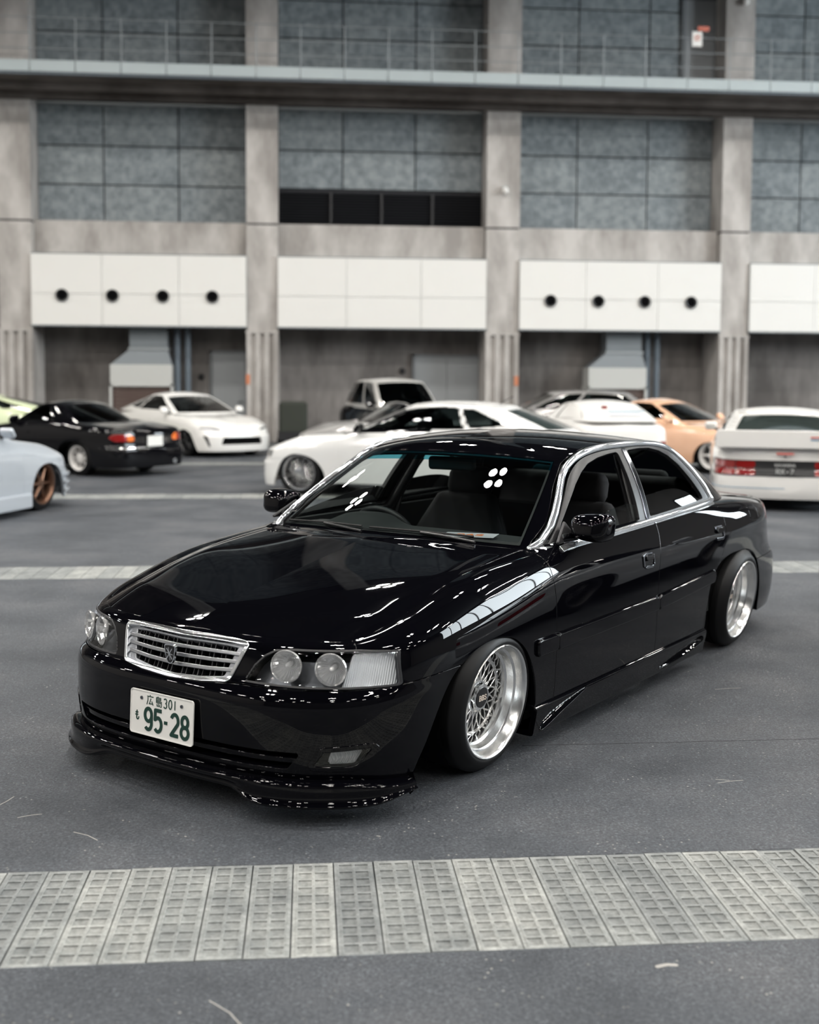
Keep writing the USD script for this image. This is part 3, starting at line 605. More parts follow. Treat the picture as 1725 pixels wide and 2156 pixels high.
def car_surfaces(res=1.0, warp=ident, gtab=G_SED, spine=SPINE_SED, bulge=.022, plan_scale=1):
    c = Car(); n = lambda k: int(k * res)
    def mk(P, A, out):
        A5 = np.concatenate([A, P], -1); W = warp(P.reshape(-1, 3)).reshape(P.shape)
        return gridmesh(W, A5, out)
    PS, A = surface(s_net(), n(560), n(120)); A = A.copy(); A[..., 0] /= 3
    c.S = mk(PS, A, (-1.3, 0, .4)); top = PS[-1]; ua = A[-1, :, 0]
    # bonnet
    ic = np.argmin(np.abs(ua - 5.3)); iw = np.argmin(np.abs(top[:, 0] + .455) + 10 * (ua > 11)); 
    side = top[ic:iw + 1][::-1]; front = top[:ic + 1]
    na, nb = n(150), n(80)
    h = np.array(sorted(HOOD_C)); hz = PchipInterpolator(h[:, 0], h[:, 1])
    cx = np.linspace(-.335, top[0, 0], 60); C = np.c_[cx, 0 * cx, hz(cx)]; C[-1] = top[0]
    w = np.linspace(0, 1, 30); R = np.c_[-.335 + (side[0, 0] + .335) * w ** 2.2, side[0, 1] * w, .843 + (side[0, 2] - .843) * w ** 2]
    P = coons(resample(C, na), resample(side, na), resample(R, nb), resample(front, nb)); P[:, 0, 1] = 0
    for _ in range(6): P[1:-1, 1:-1] = .5 * P[1:-1, 1:-1] + .125 * (P[2:, 1:-1] + P[:-2, 1:-1] + P[1:-1, 2:] + P[1:-1, :-2])
    bb, aa = np.linspace(0, 1, nb)[None, :], np.linspace(0, 1, na)[:, None]
    ss_ = lambda a, b, x: np.clip((x - a) / (b - a), 0, 1) ** 2 * (3 - 2 * np.clip((x - a) / (b - a), 0, 1))
    P[..., 2] += .007 * (1 - ss_(.86, .995, bb)) * ss_(0, .12, aa) * (1 - ss_(.80, 1, aa))
    ab = np.stack(np.broadcast_arrays(bb, aa), -1)
    c.H = mk(P.transpose(1, 0, 2), ab.transpose(1, 0, 2), (0, 0, -5)); c.hood_rear = R
    # boot lid
    j0 = np.argmin(np.abs(ua - 13.75)); j1 = np.argmin(np.abs(ua - 17.3))
    side = top[j0:j1 + 1][::-1]; rear = top[j1:][::-1]                      # a: rear -> front here is reversed: a=0 at the tail
    side = side; t = np.array(sorted(TRUNK_C)); tz = PchipInterpolator(t[:, 0], t[:, 1])
    cx = np.linspace(rear[0, 0], -2.95, 60); C = np.c_[cx, 0 * cx, tz(np.clip(cx, t[0, 0], t[-1, 0]))]; C[0] = rear[0]
    Fr = np.c_[np.linspace(-2.95, side[-1, 0], 30), np.linspace(0, side[-1, 1], 30), .886 + (side[-1, 2] - .886) * np.linspace(0, 1, 30) ** 2]
    P = coons(resample(C, n(80)), resample(side, n(80)), resample(rear, n(60)), resample(Fr, n(60))); P[:, 0, 1] = 0
    ab = np.stack(np.broadcast_arrays(np.linspace(0, 1, n(60))[None, :], np.linspace(0, 1, n(80))[:, None]), -1)
    c.T = mk(P.transpose(1, 0, 2), ab.transpose(1, 0, 2), (-3, 0, -5))
    PG, A = surface(g_net(gtab, spine, bulge), n(300), n(110))
    c.G = gridmesh(PG, np.concatenate([A, PG], -1), (-1.7, 0, .6))          # the cabin is given in its final shape
    return c
GV1 = 6.0     # level of the roof edge in the cabin surface's second parameter
# wheel arches, door lines and lamp outlines in the (x, z) and (y, z) planes
ARCH_F = smoothpoly([(-.297, .02), (-.292, .2), (-.272, .33), (-.205, .452), (-.11, .522), (0, .548), (.1, .546), (.2, .522), (.295, .475), (.355, .42), (.405, .345), (.455, .25), (.50, .15), (.515, .02), (.1, -.1)], 8)
ARCH_R = smoothpoly([(-2.165, .02), (-2.168, .2), (-2.19, .36), (-2.25, .47), (-2.36, .540), (-2.5, .570), (-2.65, .576), (-2.8, .570), (-2.93, .540), (-3.03, .47), (-3.08, .36), (-3.10, .2), (-3.10, .02), (-2.6, -.1)], 8)
LAMP = rpoly([(.333, .471), (.362, .53), (.395, .566), (.432, .586), (.50, .593), (.69, .595), (.785, .586), (.803, .466), (.69, .467)], .009)
TURN = Polygon([(.684, .62), (.680, .58), (.679, .54), (.674, .505), (.662, .44), (.9, .44), (.9, .62)])
FOG = rpoly([(.604, .200), (.644, .260), (.758, .268), (.764, .258), (.732, .206), (.715, .196)], .008)
MOUTH = rpoly([(-.585, .255), (-.53, .188), (.53, .188), (.585, .255)], .012)
MOUTH = MOUTH.intersection(sbox(-1, .190, 1, .252))
gh = [(0, .601), (.15, .601), (.24, .600), (.300, .596), (.318, .588), (.276, .474), (.262, .464), (.15, .454), (0, .449)]
GRILLE = Polygon(gh + [(-y, z) for y, z in gh[::-1][1:-1]]).buffer(-.008).buffer(.008)
fx = lambda m: m.A[:, 2]
def xz(m): return m.A[:, [2, 4]]
def yz(m): return m.A[:, [3, 4]]
def cut_by(m, poly, plane, mask=None, keep=True, grow=0, lim=.08):
    d = sd(poly, plane(m), lim) + grow
    if mask is not None: d = np.where(mask(m), d, -lim)
    return clip(m, d if keep else -d)
front_mask = lambda m: (m.A[:, 2] > .3)
side_mask = lambda m: (m.A[:, 3] > .45) & (m.A[:, 0] > 6.2) & (m.A[:, 0] < 17.2)
def patch(m, poly, plane, off=.004, depth=.01, mask=None, r=.0018):
    return rim(cut_by(m, poly, plane, mask).off(off), depth, r, seam=True)
def line_x(m, pts, gap=.0022):
    """signed distance in x to a line x(z)"""
    p = np.array(sorted((z, x) for x, z in pts)); return fx(m) - np.interp(m.A[:, 4], p[:, 0], p[:, 1])
DOOR_A = [(-.447, 0), (-.450, .5), (-.443, .78), (-.44, 1.2)]
DOOR_B = [(-1.497, 0), (-1.496, .45), (-1.52, .62), (-1.578, .787), (-1.60, 1.2)]
DOOR_C = [(-2.10, 0), (-2.17, .30), (-2.26, .47), (-2.40, .58), (-2.47, .68), (-2.484, .79), (-2.47, 1.2)]
GAP = .0026
def carve(c, arches=True):
    """splits the lower shell into its panels"""
    S = c.S
    for a in (ARCH_F, ARCH_R): S = cut_by(S, a, xz, keep=False, lim=.5)
    S = cut_by(S, GRILLE, yz, front_mask, keep=False)
    p = {}
    zb = lambda m: m.A[:, 4] - np.interp(m.A[:, 2], [.3, .45, .6, .7, .93], [.490, .478, .4635, .462, .462])
    fr = lambda m: m.A[:, 2] - .25
    d = np.minimum(fr(S), -zb(S) - GAP); p['front_bumper'] = clip(S, d)
    rest = clip(S, -np.minimum(fr(S), -zb(S) + GAP))
    p['front_bumper'] = cut_by(cut_by(p['front_bumper'], FOG, yz, front_mask, keep=False), MOUTH, yz, front_mask, keep=False)
    head = clip(rest, line_x(rest, DOOR_A) - GAP); rest = clip(rest, -line_x(rest, DOOR_A) - GAP)
    head = cut_by(head, LAMP, yz, front_mask, keep=False)
    hc = lambda m: (5.3 - m.A[:, 0])
    p['front_fender'] = clip(head, -hc(head) - .02); p['grille_surround'] = clip(head, hc(head) - .02)
    p['front_door'] = clip(rest, line_x(rest, DOOR_B) - GAP); rest = clip(rest, -line_x(rest, DOOR_B) - GAP)
    p['rear_door'] = clip(rest, line_x(rest, DOOR_C) - GAP); rest = clip(rest, -line_x(rest, DOOR_C) - GAP)
    rb = lambda m: np.minimum(-3.0 - m.A[:, 2], .485 - m.A[:, 4])
    p['rear_bumper'] = clip(rest, rb(rest) - GAP); p['rear_quarter_panel'] = clip(rest, -rb(rest) - GAP)
    return p

# ---------------------------------------------------------------- the black saloon in the foreground
CAR_LOC, CAR_ROT = (.0725, 4.9673, 0), -130.18
hero = thing('sedan', 'lowered glossy black four-door sedan with deep polished mesh wheels, nearest the camera', 'car', CAR_LOC, CAR_ROT)
hc_ = car_surfaces()
pan = carve(hc_)
S_, H_, T_, G_ = hc_.S, hc_.H, hc_.T, hc_.G
BP = 'black_paint'
def two(name, m, mat, label=None, parent=hero, **k):
    return obj(name, m, mat, parent, label, **k), obj(name, m.mir(), mat, parent, label, **k)
fb = obj('front_bumper', rim(both(pan['front_bumper']), .05), BP, hero)
obj('grille_surround', rim(both(pan['grille_surround']), .02), BP, hero)
two('front_fender', rim(pan['front_fender'], .028), BP)
hood = clip(clip(H_, .9955 - H_.A[:, 0]), .994 - H_.A[:, 1]) if False else H_
dh = np.minimum((1 - H_.A[:, 0]) * .66, (1 - H_.A[:, 1]) * 1.1) - .0028
obj('hood', rim(both(clip(H_, dh)), .02, .003), BP, hero)
fd = two('front_door', rim(pan['front_door'], .02, .0038), BP)
rd = two('rear_door', rim(pan['rear_door'], .02, .0038), BP)
FUEL = rpoly([(-2.93, .72), (-3.10, .715), (-3.10, .80), (-2.93, .805)], .03)
TAIL = rpoly([(-3.36, .690), (-3.80, .66), (-3.80, .77), (-3.50, .780), (-3.38, .770)], .012)
q = pan['rear_quarter_panel']
tailm = lambda m: (m.A[:, 2] < -3.28)
TAILyz = None
q = cut_by(q, TAIL, xz, lambda m: (m.A[:, 3] > .5), keep=False)
qa = cut_by(q, FUEL, xz, lambda m: m.A[:, 3] > .5, keep=False, grow=.002)
two('rear_quarter_panel', rim(qa, .025), BP)
obj('fuel_door', rim(cut_by(q, FUEL, xz, lambda m: m.A[:, 3] > .5, grow=-.0015), .01), BP, hero)
for s in (1, -1):
    lens = patch(S_, TAIL, xz, .001, .03, lambda m: m.A[:, 3] > .5)
    tl = obj('tail_lamp', lens if s > 0 else lens.mir(), 'red_lens', hero, 'red tail lamp')
obj('rear_bumper', rim(both(pan['rear_bumper']), .03), BP, hero)
dt = np.minimum((1 - T_.A[:, 0]) * .6, .6 * T_.A[:, 1] + 1) - .003
obj('trunk_lid', rim(both(clip(T_, dt)), .02), BP, hero)
# cabin
Gu, Gv = (lambda m: m.A[:, 0]), (lambda m: m.A[:, 1])
GZ = lambda m: m.A[:, 1]
OUTER = smoothpoly([(-.475, .800), (-.56, .858), (-.67, .924), (-.81, 1.018), (-.95, 1.109), (-1.05, 1.160), (-1.15, 1.194), (-1.27, 1.214), (-1.42, 1.225), (-1.62, 1.229), (-1.82, 1.228), (-2.0, 1.220), (-2.13, 1.205), (-2.23, 1.180), (-2.31, 1.14), (-2.37, 1.082), (-2.415, 1.02), (-2.452, .955), (-2.462, .905), (-2.455, .866), (-2.0, .848), (-1.5, .832), (-1.0, .814)], 6)
WIN_F = rpoly([(-.63, .838), (-.72, .912), (-.85, .990), (-.98, 1.064), (-1.08, 1.112), (-1.18, 1.148), (-1.30, 1.170), (-1.42, 1.182), (-1.535, 1.188), (-1.425, .862)], .015)
WIN_R = rpoly([(-1.545, .868), (-1.645, 1.190), (-1.80, 1.194), (-1.93, 1.190), (-2.05, 1.172), (-2.14, 1.142), (-2.22, 1.085), (-2.28, 1.005), (-2.325, .93), (-2.335, .896)], .015)
gs = lambda m: (m.A[:, 3] > .4) & (m.A[:, 0] > 4.2) & (m.A[:, 0] < 12.2)
roof_d = lambda m: GZ(m) - 5.85
ws_d = lambda m: np.minimum.reduce([(3.72 - Gu(m)) * .12, (GZ(m) - .30) * .09, (5.62 - GZ(m)) * .09])
rw_d = lambda m: np.minimum.reduce([(Gu(m) - 12.5) * .12, (GZ(m) - .5) * .09, (5.45 - GZ(m)) * .09])
shell = cut_by(G_, OUTER, xz, gs, keep=False)
shell = clip(shell, -ws_d(shell)); shell = clip(shell, -rw_d(shell))
obj('roof_panel', rim(both(clip(shell, roof_d(shell) - .01)), .012), BP, hero)
low = clip(shell, -roof_d(shell) - .01)
two('front_pillar', rim(clip(low, 8 - Gu(low)), .02), BP)
two('rear_pillar', rim(clip(low, Gu(low) - 8), .02), BP)
wsp = G_
wall_ = clip(G_, ws_d(G_) + .004)
tint = lambda m: GZ(m) - 4.85 + .10 * Gu(m) * .1
obj('windshield', both(clip(wall_, -tint(wall_)).off(.002)), 'window_glass', hero, 'clear raked windshield glass')
obj('windshield_sunshade_band', both(clip(wall_, tint(wall_)).off(.002)), 'tint_band', hero, 'blue green tinted band along the top of the windshield')
frit = clip(wall_, .016 - ws_d(wall_)).off(-.001)
obj('windshield_border', both(frit), 'satin_black', hero)
obj('rear_window', both(clip(G_, rw_d(G_) + .004).off(.002)), 'side_glass', hero)
band = lambda a, b: (lambda m: np.where(gs(m), np.minimum(sd(OUTER, xz(m)) - a, b - sd(OUTER, xz(m))), -.08))
chrome_poly = OUTER.difference(OUTER.buffer(-.030))
seal_poly = OUTER.buffer(-.028).difference(WIN_F).difference(WIN_R)
def sweep_on(m, pts, a, b, lift, seg=12, mask=gs):
    k = np.nonzero(mask(m))[0]; from scipy.spatial import cKDTree
    tr_ = cKDTree(m.A[k][:, [2, 4]]); d, q = tr_.query(pts, k=4); w = 1 / (d + 1e-4); w /= w.sum(1, keepdims=True)
    N = (m.N[k][q] * w[..., None]).sum(1); c = np.c_[pts[:, 0], (m.V[k][q][..., 1] * w).sum(1), pts[:, 1]]
    for _ in range(3): c[:, 1] = (np.roll(c[:, 1], 1) + c[:, 1] * 2 + np.roll(c[:, 1], -1)) / 4; N = (np.roll(N, 1, 0) + 2 * N + np.roll(N, -1, 0)) / 4
    N /= np.linalg.norm(N, axis=1, keepdims=True); c = c + N * lift
    T = np.roll(c, -1, 0) - np.roll(c, 1, 0); T /= np.linalg.norm(T, axis=1, keepdims=True); B = np.cross(T, N)
    t = np.linspace(0, 2 * PI, seg, endpoint=False); C_, S2 = np.cos(t)[None, :, None], np.sin(t)[None, :, None]
    V = c[:, None] + C_ * a * B[:, None] + S2 * b * N[:, None]; NN = C_ / a * B[:, None] + S2 / b * N[:, None]
    n = len(c); i_ = np.arange(n)[:, None] * seg + np.arange(seg)[None]; r_ = np.roll(i_, -1, 0); u_ = np.roll(i_, -1, 1); v_ = np.roll(r_, -1, 1)
    F = np.vstack([np.c_[i_.ravel(), r_.ravel(), u_.ravel()], np.c_[r_.ravel(), v_.ravel(), u_.ravel()]])
    return MM(V.reshape(-1, 3), NN.reshape(-1, 3), F)
op = OUTER.buffer(-.013); L_ = op.exterior.length; pts = np.array([op.exterior.interpolate(x).coords[0] for x in np.linspace(0, L_, 260, endpoint=False)])
two('window_trim', sweep_on(G_, pts, .017, .015, .002), 'brushed_chrome', 'chrome trim round the side windows')
two('door_frame', rim(cut_by(G_, seal_poly, xz, gs).off(.0005), .02), 'black_trim')
BPOST = Polygon([(-1.592, 1.196), (-1.628, 1.196), (-1.528, .86), (-1.492, .86)])
two('pillar_moulding', rim(cut_by(G_, BPOST, xz, gs).off(.006), .012, .003), 'dark_chrome')
def half_glass(win, cutpoly):
    return cut_by(G_, win.intersection(cutpoly), xz, gs).off(-.012)
GF = smoothpoly([(-.5, .80), (-.80, .875), (-1.1, .925), (-1.3, .945), (-1.45, .935), (-1.6, .80), (-1.0, .7)], 6)
GR = smoothpoly([(-1.50, .82), (-1.56, .955), (-1.72, .975), (-1.9, .982), (-2.06, .970), (-2.2, .93), (-2.4, .84), (-1.9, .7)], 6)
for w, g in ((WIN_F, GF), (WIN_R, GR)):
    two('side_window', rim(half_glass(w, g), .004, .001), 'side_glass', 'half lowered side window glass')
# belt trim and mouldings on the doors
def strip(x0, x1, zf, h, off, depth, mat, name, label=None):
    xs = np.linspace(x0, x1, 40); poly = Polygon([(x, zf(x) + h / 2) for x in xs] + [(x, zf(x) - h / 2) for x in xs[::-1]]).buffer(-h * .2).buffer(h * .2)
    m = patch(S_, poly, xz, off, depth, side_mask, .003 if h < .03 else .010); return two(name, m, mat, label)
zt = lambda x: np.interp(-x, [.44, .65, 1.5, 2.3, 2.5], [.812, .836, .858, .879, .882])
for a, b in ((-.60, -1.553), (-1.558, -2.45)):
    strip(a, b, lambda x: zt(x) - .016, .019, .008, .016, 'brushed_chrome', 'belt_trim', 'chrome strip below the side windows')
zm = lambda x: np.interp(-x, [.27, 1.5, 2.25], [.449, .452, .483])
for a, b in ((-.285, -.4435), (-.4535, -1.4925), (-1.5, -2.262)):
    strip(a, b, zm, .052, .016, .022, 'black_paint', 'door_moulding')
# door handles
for hx, hz in ((-1.395, .672), (-2.365, .705)):
    w, h = .062, .036
    fr_ = rpoly([(hx - w, hz - h), (hx + w, hz - h + .004), (hx + w, hz + h + .004), (hx - w, hz + h)], .02)
    for s in (0, 1):
        f = lambda m: m.mir() if s else m
        hd = obj('door_handle', f(patch(S_, fr_.buffer(-.009), xz, -.004, .012, side_mask)), 'satin_black', hero)
        obj('bezel', f(patch(S_, fr_.difference(fr_.buffer(-.010)), xz, .006, .01, side_mask, .003)), 'dark_chrome', hd)
        obj('pull', f(patch(S_, rpoly([(hx - w * .72, hz + h * .1), (hx + w * .72, hz + h * .18), (hx + w * .72, hz + h * .8), (hx - w * .72, hz + h * .72)], .008), xz, .012, .016, side_mask, .004)), BP, hd)
0 and obj('side_marker_lamp', patch(S_, rpoly([(.40, .50), (.44, .50), (.44, .528), (.40, .528)], .006), xz, .004, .008, lambda m: m.A[:, 3] > .6), 'clear_lamp', hero)
# front lip spoiler and side skirts
def ring_strip(rows, k0, k1, n=120, endtaper=True):
    """rows of (inset, z) functions of the station along the plan curve"""
    P, nrm, f, key = plan_curve(); i0, i1 = int(k0 * 3), int(k1 * 3) + 1; net = []
    for ins, z in rows:
        q = P[i0:i1] - nrm[i0:i1] * np.array([ins(a / 3) for a in range(i0, i1)])[:, None]
        net.append(np.c_[q, [z(a / 3) for a in range(i0, i1)]])
    PP, A = surface(net, n, 60, (k0 == 0, False)); A = A / [3, 1] + [k0, 0]
    return gridmesh(PP, np.concatenate([A, PP], -1), None)
sm = lambda a, b, x: np.clip((x - a) / (b - a), 0, 1) ** 2 * (3 - 2 * np.clip((x - a) / (b - a), 0, 1))
notch = lambda k: 1 - sm(1.72, 2.12, k)      # 1 in the raised middle
end = lambda k: sm(5.6, 7.0, k); end2 = lambda k: sm(4.5, 6.8, k)
cst = lambda v: (lambda k: v)
lip_rows = [(cst(.07), cst(.150)), (lambda k: .012, lambda k: .158 - .03 * end2(k)), (lambda k: -.020 + .014 * end(k), lambda k: .156 - .036 * end2(k)), (lambda k: -.030 + .02 * end(k), lambda k: .146 - .032 * end2(k)), (lambda k: -.030 + .02 * end(k) + .010 * notch(k), lambda k: .120 + .012 * notch(k) - .014 * end2(k)),
            (lambda k: -.026 + .016 * end(k) + .018 * notch(k), lambda k: .092 + .032 * notch(k) + .012 * end(k)), (lambda k: -.042 + .026 * end(k) + .03 * notch(k), lambda k: .079 + .037 * notch(k) + .02 * end(k)), (lambda k: -.042 + .026 * end(k) + .03 * notch(k), lambda k: .070 + .036 * notch(k) + .026 * end(k)), (lambda k: -.02 + .02 * end(k) + .03 * notch(k), lambda k: .062 + .036 * notch(k) + .032 * end(k)), (cst(.09), cst(.07))]
lip = ring_strip(lip_rows, 0, 7)
c0 = lip.V - [0, 0, .11]; c0 = lip
if np.sum(np.einsum('ij,ij->i', lip.N, (lip.V - [-.2, 0, .11]) * [1, 1, 0])) < 0: lip = MM(lip.V, -lip.N, lip.F[:, ::-1], lip.A)
lip = clip(lip, lip.A[:, 2] - .518)
obj('front_lip_spoiler', rim(both(lip), .06), BP, hero)
sk_rows = [(cst(.10), cst(.212)), (cst(.030), cst(.214)), (cst(.006), cst(.208)), (cst(-.004), cst(.198)), (cst(-.003), cst(.18)), (cst(.006), cst(.14)), (cst(.014), cst(.10)), (cst(.018), cst(.083)), (cst(.028), cst(.076)), (cst(.12), cst(.082))]
sk = ring_strip(sk_rows, 9, 13, 160)
if np.sum(sk.N[:, 1]) < 0: sk = MM(sk.V, -sk.N, sk.F[:, ::-1], sk.A)
SKIRT = Polygon([(-.292, 0), (-.278, .3), (-2.168, .3), (-2.165, 0)])
VENT_F = smoothpoly([(-.332, .096), (-.337, .118), (-.375, .146), (-.445, .170), (-.58, .190), (-.74, .199), (-.64, .168), (-.53, .136), (-.44, .108), (-.37, .090)], 6)
VENT_R = smoothpoly([(-1.55, .108), (-1.75, .158), (-1.95, .178), (-2.08, .184), (-2.13, .170), (-2.12, .140), (-1.95, .118), (-1.75, .104)], 6)
sk = cut_by(sk, SKIRT, xz, lim=.5)
sk2 = cut_by(cut_by(sk, VENT_F, xz, keep=False), VENT_R, xz, keep=False)
skp = two('side_skirt', rim(sk2, .025), BP)
for V_ in (VENT_F, VENT_R):
    m = cut_by(sk, V_.buffer(.004), xz); d = sd(V_, xz(m), .08)
    m.V[:, 1] -= .034 * np.clip(d / .03, 0, 1) ** .7
    e = usdkit.meshkit.arrays((m.V, m.F), True); m.N = np.sign((e[2] * m.N).sum(1, keepdims=True)) * e[2]
    obj('vent_recess', m, BP, skp[0]); obj('vent_recess', m.mir(), BP, skp[1])
# bumper mouth, fog lamps, lights, grille
obj('bumper_intake', both(cut_by(S_, MOUTH, yz, front_mask, grow=.006).off(-.045)), 'void_black', hero)
obj('bumper_bar', rim(both(cut_by(S_, sbox(-.6, .212, .6, .226), yz, front_mask).off(-.012)), .02, .003), BP, hero)
FOGI = rpoly([(.652, .208), (.668, .256), (.748, .260), (.724, .208)], .01)
for s in (0, 1):
    f = lambda m: m.mir() if s else m
    fo = obj('fog_lamp', f(rim(cut_by(S_, FOG, yz, front_mask, grow=.003).off(-.062), .045)), 'black_trim', hero)
    fm = cut_by(S_, FOGI, yz, front_mask).off(-.016); dd = np.clip(sd(FOGI, yz(fm)) / .02, 0, 1); fm.V[:, 0] -= .030 * dd ** .6; e_ = meshkit.arrays((fm.V, fm.F), True); fm.N = e_[2] * np.sign((e_[2] * fm.N).sum(1, keepdims=True))
    obj('reflector', f(fm), 'turn_silver', fo)
    obj('lens', f(cut_by(S_, FOG, yz, front_mask, grow=-.002).off(-.001)), 'lens_glass', fo, 'clear lens')
    obj('surround', f(rim(cut_by(S_, FOG.buffer(.010).difference(FOG.buffer(-.003)), yz, front_mask).off(.003), .012, .003)), BP, fo)
LY = [(.484, .536, .806), (.633, .533, .743)]
ring_t = np.linspace(0, 2 * PI, 40, endpoint=False)
for s in (0, 1):
    f = lambda m: m.mir() if s else m
    L1, L2 = LAMP.difference(TURN), LAMP.intersection(TURN.buffer(.0))
    hs = obj('headlight', f(cut_by(S_, LAMP.buffer(.01), yz, front_mask).off(-.075)), 'lamp_housing', hero, 'headlight with two round reflectors and a fluted corner lamp')
    obj('lens', f(cut_by(S_, L1, yz, front_mask, grow=-.0015).off(.0)), 'lens_glass', hs, 'clear lens over the round reflectors')
    obj('corner_lens', f(rim(cut_by(S_, L2, yz, front_mask, grow=-.002).off(.001), .012)), 'fluted_lens', hs, 'clear fluted corner lens')
    obj('corner_reflector', f(rim(cut_by(S_, L2, yz, front_mask, grow=-.004).off(-.030), .02)), 'turn_silver', hs)
    lb = cut_by(S_, LAMP.difference(LAMP.buffer(-.0045)), yz, front_mask).off(.0012); obj('seal', f(rim(lb, .01)), 'satin_black', hs)
    for (ly, lz, lx) in LY:
        R_ = .053; d = np.array([.93, .37 if not s else -.37, .0]); d /= np.linalg.norm(d); yy = ly if not s else -ly
        prof = [(R_ + .006, .004), (R_ + .004, .010), (R_, .006)] + [(R_ * k, -.052 * (1 - k * k)) for k in (.97, .85, .7, .5, .3, .12, .001)]
        m = lathe(prof, 28); a = math.degrees(math.atan2(d[1], d[0]))
        m = xf(m, rot('z', a - 90), (lx, yy, lz)); ob = obj('reflector', m, 'facet_chrome', hs, smooth=False)
        b = join(cyl((lx, yy, lz) - d * .045, (lx, yy, lz) - d * .012, .010, 14), hull([((lx, yy, lz) - d * .012, .0095), ((lx, yy, lz) - d * .006, .008)])); obj('bulb', b, 'bulb_glass', ob)
gp = obj('grille', both(cut_by(S_, GRILLE.buffer(.004), yz, front_mask).off(-.05)), 'void_black', hero)
gf = rim(cut_by(S_, GRILLE.buffer(.002).difference(GRILLE.buffer(-.008)), yz, front_mask).off(.006), .03, .003)
obj('grille_frame', both(gf), 'chrome', gp, 'chrome grille frame')
inner = rim(cut_by(S_, GRILLE.buffer(-.007).difference(affinity.scale(GRILLE.buffer(-.013), .90, 1.0)), yz, front_mask).off(-.014), .03, .004)
obj('grille_rim', both(inner), 'grey_silver', gp)
gt = lambda y: np.interp(abs(y), [0, .15, .24, .31], [.590, .589, .588, .584]); gb = lambda y: np.interp(abs(y), [0, .15, .26, .31], [.459, .464, .474, .482])
ew = lambda z: np.interp(z, [.46, .588], [.262, .302])
for fr_ in (.25, .5, .745):
    ys = np.linspace(-.305, .305, 41); zc = [gb(y) + (gt(y) - gb(y)) * fr_ for y in ys]
    poly = Polygon([(y, z + .0042) for y, z in zip(ys, zc)] + [(y, z - .0042) for y, z in list(zip(ys, zc))[::-1]]).intersection(GRILLE.buffer(-.008))
    obj('grille_bar', both(rim(cut_by(S_, poly, yz, front_mask).off(-.008), .022, .003)), 'satin_silver', gp, 'horizontal silver grille bar')
fins = []
for k in range(54):
    y = -.2968 + .0112 * k
    fins.append(Polygon([(y - .0014, .44), (y + .0014, .44), (y + .0014, .61), (y - .0014, .61)]))
fin = rim(cut_by(S_, shapely.union_all(fins).intersection(GRILLE.buffer(-.012)), yz, front_mask).off(-.020), .028, .0006)
obj('grille_fins', both(fin), 'satin_black', gp, kind='stuff')
# crest on the grille
def on_front(poly, off, depth, mat, name, parent, label=None, at=.885, tilt=0):
    m = extr(poly, depth); m = tm(np.c_[m.vertices[:, 2] + at + off, m.vertices[:, 0], m.vertices[:, 1]], m.faces)
    return obj(name, m, mat, parent, label)
CR = smoothpoly([(-.026, .562), (0, .566), (.026, .562), (.027, .545), (.021, .515), (.011, .497), (0, .493), (-.011, .497), (-.021, .515), (-.027, .545)], 4)
GX = .893
em = on_front(CR, 0, .010, 'chrome', 'grille_emblem', hero, 'chrome shield emblem on the grille', GX)
on_front(CR.buffer(-.0045), .0085, .003, 'black_trim', 'field', em, None, GX)
star = shapely.union_all([LineString([(-.013, .549), (.013, .512)]).buffer(.0017), LineString([(.013, .549), (-.013, .512)]).buffer(.0017), LineString([(-.004, .553), (.004, .508)]).buffer(.0012), LineString([(-.017, .534), (.017, .528)]).buffer(.0012)])
on_front(star, .011, .002, 'chrome', 'mark', em, 'chrome star mark', GX)
# licence plate
def plate_xf(m, x=.944, z=.305, tilt=.05):
    V = np.c_[m.vertices[:, 2], m.vertices[:, 0], m.vertices[:, 1]]
    R = rot('y', -math.degrees(tilt)); return tm(V @ R.T + [x, 0, z], m.faces)
PLT = sbox(-.165, -.0825, .165, .0825).buffer(-.012).buffer(.012)
pl = obj('license_plate', plate_xf(extr(PLT, .003)), 'plate_white', hero, 'white Japanese license plate with green characters 95-28')
obj('rim', plate_xf(extr(PLT.difference(PLT.buffer(-.0035)), .0022, .0028)), 'plate_white', pl)
obj('mount', plate_xf(extr(sbox(-.12, -.05, .12, .06), .04, -.041)), 'satin_black', hero)
def strokes(lines, w, ox, oy, sx, sy, cap='flat'):
    g = [LineString([(ox + a * sx, oy + b * sy) for a, b in l]).buffer(w, cap_style=cap, join_style='round') for l in lines]; return shapely.union_all(g)
def arc(cx, cy, rx, ry, a0, a1, n=18): return [(cx + rx * math.cos(math.radians(a0 + (a1 - a0) * i / n)), cy + ry * math.sin(math.radians(a0 + (a1 - a0) * i / n))) for i in range(n + 1)]
DG = {'9': [arc(.5, .68, .42, .28, 0, 360), [(.92, .70)] + [(.92, .33)] + arc(.5, .30, .42, .26, 0, -140)], '5': [[(.92, .96), (.14, .96), (.12, .55)] + arc(.48, .34, .44, .30, 120, -140)],
      '2': [arc(.5, .68, .42, .28, 160, -25) + [(.08, .05), (.95, .05)]], '8': [arc(.5, .725, .37, .235, 0, 360), arc(.5, .265, .44, .25, 0, 360)], '-': [[(.05, .5), (.95, .5)]],
      '3': [arc(.48, .73, .40, .23, 150, -85), arc(.48, .27, .44, .25, 85, -150)], '0': [arc(.5, .5, .42, .46, 0, 360)], '1': [[(.5, .96), (.5, .04)]]}
big = shapely.union_all([strokes(DG[ch], .0068, x, -.062, w, .084) for ch, x, w in (('9', -.089, .042), ('5', -.037, .042), ('2', .050, .042), ('8', .102, .042))] + [sbox(.016, -.026, .033, -.014)])
obj('number', plate_xf(extr(big, .0022, .0026)), 'plate_green', pl, 'green digits 95-28')
sml = shapely.union_all([strokes(DG[ch], .0021, x, .033, .019, .036) for ch, x in (('3', .010), ('0', .036), ('1', .060))])
